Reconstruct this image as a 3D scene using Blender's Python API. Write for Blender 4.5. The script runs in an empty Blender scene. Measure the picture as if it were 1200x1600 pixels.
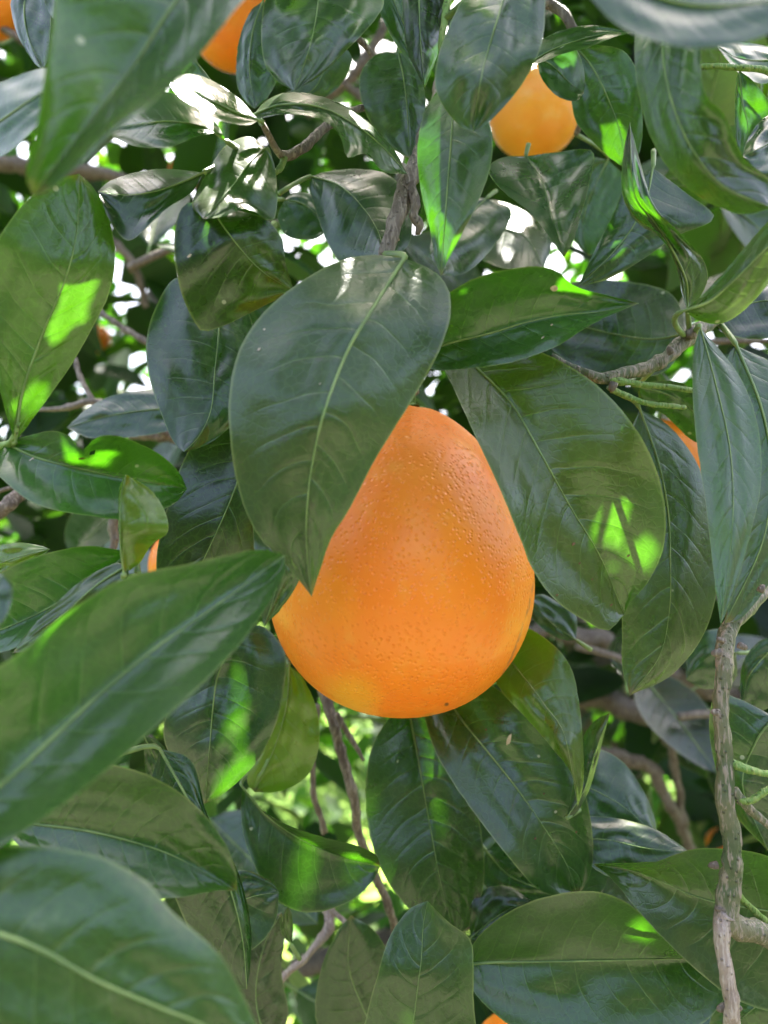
import bpy, math, random
from mathutils import Vector, Matrix, Quaternion, noise
from mathutils.bvhtree import BVHTree

R = math.radians
scene = bpy.context.scene
COL = scene.collection

# ------------------------------------------------------------------ camera
W0, H0, F = 1200.0, 1600.0, 1178.0          # reference frame and focal length in its pixels
CAM_Z, PITCH = 1.5, R(6)
cam_d = bpy.data.cameras.new('camera')
cam = bpy.data.objects.new('camera', cam_d)
COL.objects.link(cam)
cam.location = (0, 0, CAM_Z)
cam.rotation_euler = (R(90) + PITCH, 0, 0)
cam_d.sensor_fit = 'VERTICAL'
cam_d.sensor_height = 36.0
cam_d.sensor_width = 27.0
cam_d.lens = 36.0 * F / H0
cam_d.clip_start = 0.01
cam_d.clip_end = 3000
cam_d.dof.use_dof = True
cam_d.dof.focus_distance = 0.235
cam_d.dof.aperture_fstop = 9.5
scene.camera = cam
scene.render.resolution_x = 768
scene.render.resolution_y = 1024

# ------------------------------------------------------------------ sky, sun, exposure
SUN_AZ, SUN_EL = R(14), R(66)                 # azimuth from +Y towards +X
SUN = Vector((math.sin(SUN_AZ) * math.cos(SUN_EL), math.cos(SUN_AZ) * math.cos(SUN_EL), math.sin(SUN_EL)))
world = bpy.data.worlds.new('World')
scene.world = world
world.use_nodes = True
wn = world.node_tree
sky = wn.nodes.new('ShaderNodeTexSky')
sky.sky_type = 'NISHITA'
sky.sun_disc = False
sky.sun_elevation = SUN_EL
sky.sun_rotation = SUN_AZ
sky.air_density = 0.8
sky.dust_density = 7.0
sky.ozone_density = 0.0
bg = wn.nodes['Background']
bg.inputs['Strength'].default_value = 0.10
wn.links.new(sky.outputs[0], bg.inputs['Color'])
sd = bpy.data.lights.new('sun', 'SUN')
sd.energy = 5.0
sd.angle = R(0.5)
sd.color = (1.0, 0.95, 0.87)
sun = bpy.data.objects.new('sun', sd)
COL.objects.link(sun)
sun.rotation_euler = (-SUN).to_track_quat('-Z', 'Y').to_euler()
scene.view_settings.view_transform = 'Standard'
scene.view_settings.look = 'None'
scene.view_settings.gamma = 1.0
scene.view_settings.exposure = 3.38
scene.cycles.max_bounces = 7
scene.cycles.transmission_bounces = 8
scene.cycles.sample_clamp_indirect = 8.0

CP, SP = math.cos(PITCH), math.sin(PITCH)


def at(x, y, d):
    """the point d metres in front of the lens that the reference shows at (x, y)"""
    cx, cy = (x - W0 / 2) / F * d, (H0 / 2 - y) / F * d
    return Vector((cx, d * CP - cy * SP, CAM_Z + d * SP + cy * CP))


VIEW = Vector((0, CP, SP))


# ------------------------------------------------------------------ node helpers
def mat_new(name):
    m = bpy.data.materials.new(name)
    m.use_nodes = True
    nt = m.node_tree
    for n in list(nt.nodes):
        nt.nodes.remove(n)
    out = nt.nodes.new('ShaderNodeOutputMaterial')
    return m, nt, out


class N:
    def __init__(s, nt):
        s.nt = nt

    def put(s, inp, v):
        if isinstance(v, bpy.types.NodeSocket):
            s.nt.links.new(v, inp)
        elif v is not None:
            if isinstance(v, (tuple, list)) and len(v) == 3 and inp.type == 'RGBA':
                v = (*v, 1)
            inp.default_value = v

    def math(s, op, a, b=None, c=None, clamp=False):
        n = s.nt.nodes.new('ShaderNodeMath')
        n.operation = op
        n.use_clamp = clamp
        s.put(n.inputs[0], a)
        if b is not None:
            s.put(n.inputs[1], b)
        if c is not None:
            s.put(n.inputs[2], c)
        return n.outputs[0]

    def mix(s, f, a, b, mode='MIX'):
        n = s.nt.nodes.new('ShaderNodeMix')
        n.data_type = 'RGBA'
        n.blend_type = mode
        s.put(n.inputs['Factor'], f)
        s.put(n.inputs[6], a)
        s.put(n.inputs[7], b)
        return n.outputs[2]

    def ramp(s, v, lo, hi, a=0.0, b=1.0):
        n = s.nt.nodes.new('ShaderNodeMapRange')
        n.interpolation_type = 'SMOOTHSTEP'
        s.put(n.inputs[0], v)
        for i, k in enumerate((lo, hi, a, b)):
            s.put(n.inputs[1 + i], k)
        return n.outputs[0]

    def noise(s, vec, scale, detail=2.0, rough=0.5, dist=0.0):
        n = s.nt.nodes.new('ShaderNodeTexNoise')
        s.put(n.inputs['Vector'], vec)
        n.inputs['Scale'].default_value = scale
        n.inputs['Detail'].default_value = detail
        n.inputs['Roughness'].default_value = rough
        n.inputs['Distortion'].default_value = dist
        return n.outputs[0]

    def voro(s, vec, scale, feature='F1', rnd=1.0):
        n = s.nt.nodes.new('ShaderNodeTexVoronoi')
        n.feature = feature
        s.put(n.inputs['Vector'], vec)
        n.inputs['Scale'].default_value = scale
        n.inputs['Randomness'].default_value = rnd
        return n

    def bump(s, h, strength, dist, normal=None):
        n = s.nt.nodes.new('ShaderNodeBump')
        n.inputs['Strength'].default_value = strength
        n.inputs['Distance'].default_value = dist
        s.put(n.inputs['Height'], h)
        if normal is not None:
            s.put(n.inputs['Normal'], normal)
        return n.outputs[0]

    def node(s, t):
        return s.nt.nodes.new(t)


# ------------------------------------------------------------------ materials
def make_leaf_mat():
    m, nt, out = mat_new('citrus_leaf')
    g = N(nt)
    uv = g.node('ShaderNodeUVMap').outputs[0]
    sep = g.node('ShaderNodeSeparateXYZ')
    nt.links.new(uv, sep.inputs[0])
    u, v = sep.outputs[0], sep.outputs[1]
    oi = g.node('ShaderNodeObjectInfo')
    tint = oi.outputs['Color']
    rnd = oi.outputs['Random']
    tc = g.node('ShaderNodeTexCoord').outputs['Object']
    off = g.node('ShaderNodeVectorMath')
    off.operation = 'ADD'
    cmb = g.node('ShaderNodeCombineXYZ')
    g.put(cmb.inputs[0], g.math('MULTIPLY', rnd, 7.0))
    g.put(cmb.inputs[1], g.math('MULTIPLY', rnd, 3.0))
    nt.links.new(tc, off.inputs[0])
    nt.links.new(cmb.outputs[0], off.inputs[1])
    P = off.outputs[0]
    a = g.math('MULTIPLY', g.math('ABSOLUTE', g.math('SUBTRACT', u, 0.5)), 2.0)
    side = g.math('GREATER_THAN', u, 0.5)
    warp = g.math('MULTIPLY', g.math('SUBTRACT', g.noise(P, 35, 2), 0.5), 0.09)
    # lateral veins leave the midrib and lean towards the tip
    ph = g.math('ADD', g.math('MULTIPLY', g.math('ADD', g.math('SUBTRACT', v, g.math('MULTIPLY', g.math('POWER', a, 1.25), 0.17)), warp), 10.5),
                g.math('MULTIPLY', side, 0.45))
    fr = g.math('ABSOLUTE', g.math('SUBTRACT', g.math('FRACT', ph), 0.5))          # 0 on a vein
    vein = g.math('MULTIPLY', g.ramp(fr, 0.0, 0.045, 1, 0), g.ramp(a, 0.35, 0.92, 1, 0))
    vwide = g.math('MULTIPLY', g.ramp(fr, 0.0, 0.22, 1, 0), g.ramp(a, 0.5, 1.0, 1, 0.1))
    net = g.voro(P, 420, 'DISTANCE_TO_EDGE')
    netl = g.ramp(net.outputs['Distance'], 0.0, 0.12, 1, 0)
    rim = g.ramp(a, 0.962, 0.992)
    mott = g.noise(P, 40, 4, 0.6)
    blot = g.noise(P, 14, 2, 0.5)
    # colour
    c = g.mix(g.math('MULTIPLY', g.ramp(mott, 0.35, 0.75), 0.35), tint, g.mix(1.0, tint, (1.55, 1.35, 1.2), 'MULTIPLY'))
    c = g.mix(g.math('MULTIPLY', g.ramp(blot, 0.5, 0.75), 0.45), c, g.mix(1.0, tint, (1.7, 1.15, 0.6), 'MULTIPLY'))
    age = g.math('MULTIPLY', g.ramp(rnd, 0.45, 1.0), g.ramp(g.noise(P, 24, 3, 0.6), 0.5, 0.72))
    c = g.mix(g.math('MULTIPLY', age, 0.55), c, (0.085, 0.095, 0.012))
    dust = g.math('MULTIPLY', g.ramp(g.noise(P, 160, 4, 0.7), 0.52, 0.75), g.ramp(g.noise(P, 18, 2), 0.4, 0.65))
    c = g.mix(g.math('MULTIPLY', dust, 0.22), c, (0.22, 0.22, 0.18))
    tip = g.math('MULTIPLY', g.ramp(g.math('ADD', v, g.math('MULTIPLY', g.math('SUBTRACT', mott, 0.5), 0.12)), 0.955, 0.985), g.math('GREATER_THAN', rnd, 0.45))
    c = g.mix(g.math('MULTIPLY', tip, 0.8), c, (0.12, 0.07, 0.03))
    c = g.mix(g.math('MULTIPLY', vein, 0.20), c, (0.16, 0.24, 0.07))
    c = g.mix(g.math('MULTIPLY', netl, 0.10), c, (0.10, 0.17, 0.04))
    c_in = c
    c = g.mix(g.math('MULTIPLY', rim, 0.5), c, (0.20, 0.24, 0.08))
    spk = g.voro(P, 95)
    rs = g.math('MULTIPLY', g.ramp(spk.outputs['Distance'], 0.06, 0.085, 1, 0),
                g.math('GREATER_THAN', g.noise(P, 60, 1), 0.60))
    c = g.mix(g.math('MULTIPLY', rs, 0.75), c, (0.42, 0.40, 0.30))
    dk = g.voro(P, 160)
    ds = g.math('MULTIPLY', g.ramp(dk.outputs['Distance'], 0.08, 0.2, 1, 0),
                g.math('GREATER_THAN', g.noise(P, 22, 2), 0.6))
    c = g.mix(g.math('MULTIPLY', ds, 0.55), c, (0.035, 0.03, 0.015))
    back = g.node('ShaderNodeNewGeometry').outputs['Backfacing']
    cb = g.mix(0.45, c, (0.15, 0.22, 0.09))
    c2 = g.mix(back, c, cb)
    # relief
    h = g.math('ADD', g.math('MULTIPLY', vwide, -0.20), g.math('MULTIPLY', vein, -0.16))
    h = g.math('ADD', h, g.math('MULTIPLY', mott, 0.7))
    h = g.math('ADD', h, g.math('MULTIPLY', netl, -0.05))
    h = g.math('MULTIPLY', h, oi.outputs['Alpha'])
    nrm = g.bump(h, 0.45, 0.0012)
    p = g.node('ShaderNodeBsdfPrincipled')
    g.put(p.inputs['Base Color'], c2)
    rough = g.math('ADD', g.ramp(mott, 0.3, 0.8, 0.24, 0.40), g.math('MULTIPLY', back, 0.25))
    g.put(p.inputs['Roughness'], rough)
    p.inputs['IOR'].default_value = 1.60
    nt.links.new(nrm, p.inputs['Normal'])
    t = g.node('ShaderNodeBsdfTranslucent')
    tcol = g.mix(1.0, c_in, (2.8, 7.5, 0.2), 'MULTIPLY')
    tcol = g.mix(0.5, tcol, (0.13, 0.44, 0.008))
    tcol = g.mix(g.math('MULTIPLY', vwide, 0.35), tcol, g.mix(1.0, tcol, (0.7, 0.75, 0.6), 'MULTIPLY'))
    g.put(t.inputs['Color'], tcol)
    nt.links.new(nrm, t.inputs['Normal'])
    ms = g.node('ShaderNodeMixShader')
    ms.inputs[0].default_value = 0.15
    nt.links.new(p.outputs[0], ms.inputs[1])
    nt.links.new(t.outputs[0], ms.inputs[2])
    nt.links.new(ms.outputs[0], out.inputs[0])
    return m


def make_rib_mat():
    m, nt, out = mat_new('leaf_midrib')
    g = N(nt)
    tc = g.node('ShaderNodeTexCoord').outputs['Object']
    n1 = g.noise(tc, 120, 2)
    c = g.mix(g.ramp(n1, 0.35, 0.7), (0.11, 0.18, 0.05), (0.20, 0.28, 0.085))
    p = g.node('ShaderNodeBsdfPrincipled')
    g.put(p.inputs['Base Color'], c)
    p.inputs['Roughness'].default_value = 0.45
    p.inputs['Subsurface Weight'].default_value = 0.15
    p.inputs['Subsurface Radius'].default_value = (0.3, 0.6, 0.1)
    p.inputs['Subsurface Scale'].default_value = 0.001
    nt.links.new(p.outputs[0], out.inputs[0])
    return m


def make_bark(name, c1, c2, c3):
    m, nt, out = mat_new(name)
    g = N(nt)
    tc = g.node('ShaderNodeTexCoord').outputs['Object']
    big = g.noise(tc, 60, 4, 0.6)
    st = g.node('ShaderNodeMapping')
    nt.links.new(tc, st.inputs[0])
    st.inputs['Scale'].default_value = (1, 1, 0.18)
    fib = g.noise(st.outputs[0], 900, 3, 0.6)
    spots = g.voro(tc, 520)
    sp = g.ramp(spots.outputs['Distance'], 0.12, 0.26, 1, 0)
    c = g.mix(g.ramp(big, 0.35, 0.65), c1, c2)
    c = g.mix(g.math('MULTIPLY', g.ramp(fib, 0.48, 0.62), 0.8), c, c3)
    c = g.mix(g.math('MULTIPLY', sp, 0.45), c, tuple(x * 0.3 for x in c1))
    h = g.math('ADD', g.math('MULTIPLY', fib, 0.7), g.math('ADD', big, g.math('MULTIPLY', sp, 0.4)))
    p = g.node('ShaderNodeBsdfPrincipled')
    g.put(p.inputs['Base Color'], c)
    p.inputs['Roughness'].default_value = 0.62
    nt.links.new(g.bump(h, 1.0, 0.0014), p.inputs['Normal'])
    nt.links.new(p.outputs[0], out.inputs[0])
    return m


def make_peel():
    m, nt, out = mat_new('orange_peel')
    g = N(nt)
    tc = g.node('ShaderNodeTexCoord').outputs['Object']          # fruit-local, metres
    sep = g.node('ShaderNodeSeparateXYZ')
    nt.links.new(tc, sep.inputs[0])
    x, y, z = sep.outputs
    n1 = g.noise(tc, 25, 4, 0.55)
    n2 = g.noise(tc, 110, 3, 0.6)
    c = g.mix(g.ramp(n1, 0.3, 0.72), (0.92, 0.215, 0.005), (0.95, 0.285, 0.008))
    c = g.mix(g.math('MULTIPLY', g.ramp(n2, 0.5, 0.8), 0.35), c, (0.92, 0.40, 0.05))
    # small pitted oil glands
    pv = g.voro(tc, 620)
    pit = g.ramp(pv.outputs['Distance'], 0.0, 0.5, 1, 0)
    pv2 = g.voro(tc, 340)
    pit2 = g.math('MULTIPLY', g.ramp(pv2.outputs['Distance'], 0.0, 0.42, 1, 0), g.ramp(z, 0.006, 0.03))
    c = g.mix(g.math('MULTIPLY', pit, 0.06), c, (0.62, 0.13, 0.005))

    def spot(px, pz, r, wob=0.004):
        dx = g.math('SUBTRACT', x, px)
        dz = g.math('SUBTRACT', z, pz)
        d = g.math('SQRT', g.math('ADD', g.math('MULTIPLY', dx, dx), g.math('MULTIPLY', dz, dz)))
        d = g.math('ADD', d, g.math('MULTIPLY', g.math('SUBTRACT', n2, 0.5), wob))
        f = g.ramp(d, r * 0.25, r, 1, 0)
        return g.math('MULTIPLY', f, g.math('LESS_THAN', y, 0.0))
    c = g.mix(g.math('MULTIPLY', spot(-0.0135, -0.0385, 0.012), 0.55), c, (0.86, 0.43, 0.02))
    c = g.mix(g.math('MULTIPLY', spot(0.0125, -0.046, 0.0035, 0.006), 0.7), c, (0.45, 0.25, 0.03))
    c = g.mix(g.math('MULTIPLY', spot(0.0165, -0.040, 0.0011, 0.0006), 0.9), c, (0.08, 0.03, 0.01))
    # a long rubbed scar on the right cheek
    lx = g.math('ADD', g.math('ADD', x, -0.0405), g.math('MULTIPLY', g.math('ADD', z, 0.012), -0.28))
    sc = g.math('MULTIPLY', g.ramp(g.math('ABSOLUTE', g.math('ADD', lx, g.math('MULTIPLY', g.math('SUBTRACT', n2, 0.5), 0.003))), 0.0, 0.0011, 1, 0),
                g.math('MULTIPLY', g.ramp(z, -0.036, -0.028), g.ramp(z, 0.004, -0.004)))
    sc = g.math('MULTIPLY', sc, g.math('MULTIPLY', g.math('LESS_THAN', y, 0.0), g.ramp(g.noise(tc, 300, 3), 0.35, 0.6)))
    c = g.mix(g.math('MULTIPLY', sc, 0.75), c, (0.33, 0.12, 0.06))
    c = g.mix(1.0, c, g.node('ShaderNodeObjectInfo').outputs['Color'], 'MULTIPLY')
    h = g.math('ADD', g.math('MULTIPLY', pit, -0.8), g.math('MULTIPLY', pit2, -0.7))
    h = g.math('ADD', h, g.math('MULTIPLY', g.noise(tc, 70, 3), 1.6))
    p = g.node('ShaderNodeBsdfPrincipled')
    g.put(p.inputs['Base Color'], c)
    p.inputs['Roughness'].default_value = 0.40
    p.inputs['Subsurface Weight'].default_value = 0.25
    p.inputs['Subsurface Radius'].default_value = (1.0, 0.35, 0.08)
    p.inputs['Subsurface Scale'].default_value = 0.004
    nt.links.new(g.bump(h, 0.40, 0.0008), p.inputs['Normal'])
    nt.links.new(p.outputs[0], out.inputs[0])
    return m


def make_ground():
    m, nt, out = mat_new('grass_ground')
    g = N(nt)
    tc = g.node('ShaderNodeTexCoord').outputs['Object']
    a = g.noise(tc, 0.7, 5, 0.6)
    b = g.noise(tc, 14, 4, 0.7)
    c = g.mix(g.ramp(a, 0.4, 0.62), (0.13, 0.24, 0.012), (0.08, 0.17, 0.012))
    c = g.mix(g.math('MULTIPLY', g.ramp(b, 0.45, 0.7), 0.6), c, (0.19, 0.22, 0.04))
    sp = g.node('ShaderNodeSeparateXYZ')
    nt.links.new(tc, sp.inputs[0])
    soil = g.ramp(g.math('ADD', sp.outputs[1], g.math('MULTIPLY', a, 1.5)), 2.6, 1.8)      # soil added on the open side, toned for its bounced light
    c = g.mix(soil, c, g.mix(b, (0.055, 0.06, 0.03), (0.10, 0.095, 0.065)))
    p = g.node('ShaderNodeBsdfPrincipled')
    g.put(p.inputs['Base Color'], c)
    p.inputs['Roughness'].default_value = 0.9
    nt.links.new(g.bump(b, 1.0, 0.03), p.inputs['Normal'])
    nt.links.new(p.outputs[0], out.inputs[0])
    return m


LEAF = make_leaf_mat()
RIB = make_rib_mat()
BARK = make_bark('grey_brown_bark', (0.085, 0.060, 0.042), (0.16, 0.125, 0.095), (0.28, 0.23, 0.18))
GBARK = make_bark('green_bark', (0.06, 0.085, 0.030), (0.15, 0.14, 0.075), (0.30, 0.235, 0.19))
PINK = make_bark('pale_bark', (0.24, 0.175, 0.14), (0.33, 0.255, 0.21), (0.45, 0.37, 0.32))
GSTEM = make_bark('young_green_stem', (0.10, 0.20, 0.03), (0.16, 0.26, 0.05), (0.24, 0.30, 0.08))
PEEL = make_peel()
GROUND = make_ground()

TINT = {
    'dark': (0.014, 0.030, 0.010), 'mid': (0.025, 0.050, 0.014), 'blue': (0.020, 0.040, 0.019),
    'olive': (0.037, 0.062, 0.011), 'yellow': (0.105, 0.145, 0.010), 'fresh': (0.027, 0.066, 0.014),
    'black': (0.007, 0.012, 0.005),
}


# ------------------------------------------------------------------ mesh helpers
def link(name, me, parent=None):
    o = bpy.data.objects.new(name, me)
    COL.objects.link(o)
    if parent is not None:
        o.parent = parent
    return o


def mesh(name, verts, faces, mat, uvs=None, smooth=True):
    me = bpy.data.meshes.new(name)
    me.from_pydata([tuple(v) for v in verts], [], faces)
    me.materials.append(mat)
    if uvs is not None:
        lay = me.uv_layers.new(name='UVMap')
        flat = []
        for poly in me.polygons:
            for li in poly.loop_indices:
                flat.extend(uvs[me.loops[li].vertex_index])
        lay.data.foreach_set('uv', flat)
    if smooth:
        me.polygons.foreach_set('use_smooth', [True] * len(me.polygons))
    me.update()
    return me


def curve(pts, n):
    """n points evenly spaced along a centripetal-ish Catmull-Rom through pts (any dimension)"""
    k = len(pts)
    if k == 2:
        pts = [pts[0], tuple((a + b) / 2 for a, b in zip(*pts)), pts[1]]
        k = 3
    dim = len(pts[0])
    P = [tuple(2 * a - b for a, b in zip(pts[0], pts[1]))] + list(pts) + [tuple(2 * a - b for a, b in zip(pts[-1], pts[-2]))]
    dense = []
    for i in range(1, k):
        p0, p1, p2, p3 = P[i - 1], P[i], P[i + 1], P[i + 2]
        for s in range(12):
            t = s / 12.0
            dense.append(tuple(0.5 * (2 * p1[c] + (p2[c] - p0[c]) * t + (2 * p0[c] - 5 * p1[c] + 4 * p2[c] - p3[c]) * t * t
                                      + (-p0[c] + 3 * p1[c] - 3 * p2[c] + p3[c]) * t ** 3) for c in range(dim)))
    dense.append(tuple(pts[-1]))
    L = [0.0]
    for a, b in zip(dense, dense[1:]):
        L.append(L[-1] + math.dist(a, b))
    out, j = [], 0
    for i in range(n):
        s = L[-1] * i / (n - 1)
        while j < len(L) - 2 and L[j + 1] < s:
            j += 1
        w = 0 if L[j + 1] == L[j] else (s - L[j]) / (L[j + 1] - L[j])
        w = min(max(w, 0), 1)
        out.append(tuple(a + (b - a) * w for a, b in zip(dense[j], dense[j + 1])))
    return out


def lerp_list(vals, t):
    if len(vals) == 1:
        return vals[0]
    s = t * (len(vals) - 1)
    i = min(int(s), len(vals) - 2)
    w = s - i
    w = w * w * (3 - 2 * w) * 0.5 + w * 0.5
    return vals[i] + (vals[i + 1] - vals[i]) * w


def tube(pts, rad, sides=8, flat=1.0, flat_dir=None, cap=True, rough=0.0, seed=0):
    """verts and faces of a tube through 3-D pts with a radius per point"""
    vs, fs = [], []
    n = len(pts)
    up = None
    for i, p in enumerate(pts):
        t = (pts[min(i + 1, n - 1)] - pts[max(i - 1, 0)]).normalized()
        if up is None:
            up = t.orthogonal().normalized()
        up = (up - t * up.dot(t)).normalized()
        b = t.cross(up)
        for k in range(sides):
            a = 2 * math.pi * k / sides
            d = up * math.cos(a) + b * math.sin(a)
            r = rad[i]
            if rough:
                r *= 1 + rough * noise.noise(Vector((p.x * 260 + seed, p.y * 260, p.z * 260)) + d * 1.3)
            q = d * r
            if flat_dir is not None:
                q -= flat_dir * q.dot(flat_dir) * (1 - flat)
            vs.append(p + q)
    for i in range(n - 1):
        for k in range(sides):
            a, b2 = i * sides + k, i * sides + (k + 1) % sides
            fs.append((a, b2, b2 + sides, a + sides))
    if cap:
        fs.append(tuple(range(sides - 1, -1, -1)))
        fs.append(tuple((n - 1) * sides + k for k in range(sides)))
    return vs, fs


def tag(o, label=None, cat=None, group=None, kind=None):
    for k, v in (('label', label), ('category', cat), ('group', group), ('kind', kind)):
        if v:
            o[k] = v
    return o


LEAF_POINTS = []          # sampled points of near leaves, used when the unseen sun blockers overhead are laid


class Twig:
    """a leafy twig: an Empty at its base, a stem part and leaf parts (each leaf carries its midrib)"""

    def __init__(s, name, label, cat, loc, group=None):
        s.root = bpy.data.objects.new(name, None)
        s.root.empty_display_size = 0.01
        COL.objects.link(s.root)
        s.loc = at(*loc)
        s.root.location = s.loc
        tag(s.root, label, cat, group)
        s.stems = []
        s.n = 0

    def stem(s, pts, r, mat=None, name='stem', knots=True, wig=1.0, sub=None):
        """pts: (px, py, depth); r: radii in millimetres"""
        mat = mat or BARK
        n = max(10, len(pts) * 9)
        P = [at(*q) - s.loc for q in curve(pts, n)]
        rad = []
        for i in range(n):
            t = i / (n - 1)
            rr = lerp_list(r, t) / 1000.0
            if knots:
                q = noise.noise(Vector((t * n * 0.33 + len(pts) * 3.7, s.n * 5.1, 0)))
                rr *= 1 + 0.30 * max(0, q) ** 1.0 * wig
            rad.append(rr)
            w = Vector((noise.noise(P[i] * 80), noise.noise(P[i] * 80 + Vector((9, 0, 0))), noise.noise(P[i] * 80 + Vector((0, 9, 0)))))
            if 0 < i < n - 1:
                P[i] = P[i] + w * rr * 0.5 * wig
        vs, fs = tube(P, rad, 10, rough=0.28, seed=s.n)
        s.n += 1
        o = link(name, mesh(name, vs, fs, mat), sub or s.root)
        s.stems.append(P)
        return o

    def bud(s, x, y, d, size, ang, mat=None):
        """a small broken spur or bud scale on the stem; ang: direction in the picture, degrees"""
        c = at(x, y, d) - s.loc
        dr = (at(x + math.cos(R(ang)) * 20, y - math.sin(R(ang)) * 20, d) - at(x, y, d)).normalized()
        pts = [c - dr * size * 0.6, c, c + dr * size * 0.6, c + dr * size * 1.1]
        pts = [c - dr * size * 0.4, c, c + dr * size * 0.35, c + dr * size * 0.55]
        vs, fs = tube(pts, [size * 0.42, size * 0.40, size * 0.30, size * 0.12], 7, rough=0.3, seed=x)
        o = link('spur', mesh('spur', vs, fs, mat or PINK), s.root)
        return o

    def leaf(s, mid, A, B, d, ea=0.0, eb=0.0, tint='mid', cup=1.0, wave=1.0, pet=None, rib=1.0, label=None,
             under=False, N=34, M=8, hole=None, rib_side=1, corr=1.0):
        seed = (mid[0][0] * 0.37 + mid[0][1] * 0.71) % 97
        mc = curve(mid, N)
        ac = curve([mid[0]] + A + [mid[-1]], N)
        bc = curve([mid[0]] + B + [mid[-1]], N)
        ea = ea if isinstance(ea, (list, tuple)) else [ea]
        eb = eb if isinstance(eb, (list, tuple)) else [eb]
        Lp = sum(math.dist(p, q) for p, q in zip(mc, mc[1:]))
        dm = sum(d) / len(d)
        size = Lp / F * dm
        vs, uv, fs = [], [], []
        row = 2 * M + 1
        ribs = []
        for i in range(N):
            t = i / (N - 1)
            dep = lerp_list(d, t)
            env = math.sin(math.pi * min(max(t, 0.0), 1.0)) ** 0.5 if 0 < t < 1 else 0.0
            for j in range(-M, M + 1):
                w = abs(j) / M
                e = ac[i] if j < 0 else bc[i]
                x = mc[i][0] + (e[0] - mc[i][0]) * w
                y = mc[i][1] + (e[1] - mc[i][1]) * w
                eo = lerp_list(ea if j < 0 else eb, t)
                z = dep + env * eo * (0.65 * w + 0.35 * w * w)
                sg = -1 if j < 0 else 1
                ph = (t - 0.17 * w ** 1.25) * 10.5 + (0.45 if j > 0 else 0)
                z -= 0.2 * corr * env * 0.00042 * min(1.2, size / 0.09) ** 2 * math.cos(2 * math.pi * ph) * math.sin(math.pi * min(w * 1.05, 1)) ** 0.8 * -1
                z += wave * env * 0.0032 * noise.noise(Vector((t * 3.1 + seed, sg * w * 1.3, seed))) * w * size / 0.08
                z += wave * env * 0.0012 * noise.noise(Vector((t * 9 + seed, sg * w * 2.3, seed + 7))) * w * w * size / 0.08
                z += cup * env * 0.0017 * noise.noise(Vector((t * 5 + seed * 2, sg * w * 3, 3)))
                if w > 0.9 and 0.04 < t < 0.96:                # slightly toothed, nicked margin
                    jn = noise.noise(Vector((t * 31 + seed, sg * 5, 1)))
                    x += jn * 1.1
                    y += noise.noise(Vector((t * 31 + seed, sg * 5, 40))) * 1.1
                p = at(x, y, z)
                vs.append(p - s.loc)
                uv.append((0.5 + 0.5 * j / M, t))
                if j == 0:
                    ribs.append((p, dep))
                elif i % 3 == 1 and j % 2 == 0:
                    LEAF_POINTS.append(p)
        # winding: upper face towards the lens unless under
        k0 = (N // 2) * row + M
        nn = (vs[k0 + 1] - vs[k0]).cross(vs[k0 + row] - vs[k0])
        flip = (nn.dot(VIEW) > 0)
        if under:
            flip = not flip
        for i in range(N - 1):
            for j in range(row - 1):
                a = i * row + j
                if hole and hole[0] <= i <= hole[1] and hole[2] <= j <= hole[3]:
                    continue
                q = (a, a + 1, a + row + 1, a + row)
                fs.append(q[::-1] if flip else q)
        o = link('leaf', mesh('leaf', vs, fs, LEAF, uv), s.root)
        s.geo = (vs, fs, o)
        tc = TINT[tint] if isinstance(tint, str) else tint
        jit = 0.86 + 0.2 * noise.noise(Vector((seed, 2, 2)))
        o.color = (tc[0] * jit, tc[1] * jit, tc[2] * jit, min(1.0, (size / 0.085) ** 1.5))     # alpha: relief scales with the leaf
        if label:
            o['label'] = label
        # midrib and leaf stalk, one tapered strip
        off = -0.00022 * rib_side
        pts = [(p + VIEW * off) - s.loc for p, _ in ribs]
        r0 = 0.00052 * rib * (size / 0.08) ** 0.5
        rad = [r0 * (1.0 - 0.86 * (i / (N - 1)) ** 0.8) for i in range(N)]
        if pet is not None:
            q = at(*pet) - s.loc
        else:
            q = None
            best = 0.05
            for S in s.stems:
                for c in S:
                    if (c - pts[0]).length < best:
                        best, q = (c - pts[0]).length, c
            if q is None:
                q = pts[0] + (pts[0] - pts[3]).normalized() * 0.008 + VIEW * 0.003
        L = (q - pts[0]).length
        t0 = (pts[0] - pts[2]).normalized()
        pp = []
        kk = 7
        c1 = pts[0] + t0 * L * 0.12
        for i in range(kk, 0, -1):
            w = i / kk
            pp.append(pts[0] * (1 - w) ** 2 + c1 * 2 * w * (1 - w) + q * w * w)
        pts = pp + pts
        rad = [max(r0 * 1.5, 0.0007) * (1 + 0.35 * i / kk) for i in range(kk, 0, -1)] + rad
        v2, f2 = tube(pts, rad, 7)
        link('midrib', mesh('midrib', v2, f2, RIB), o)
        return o


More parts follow.
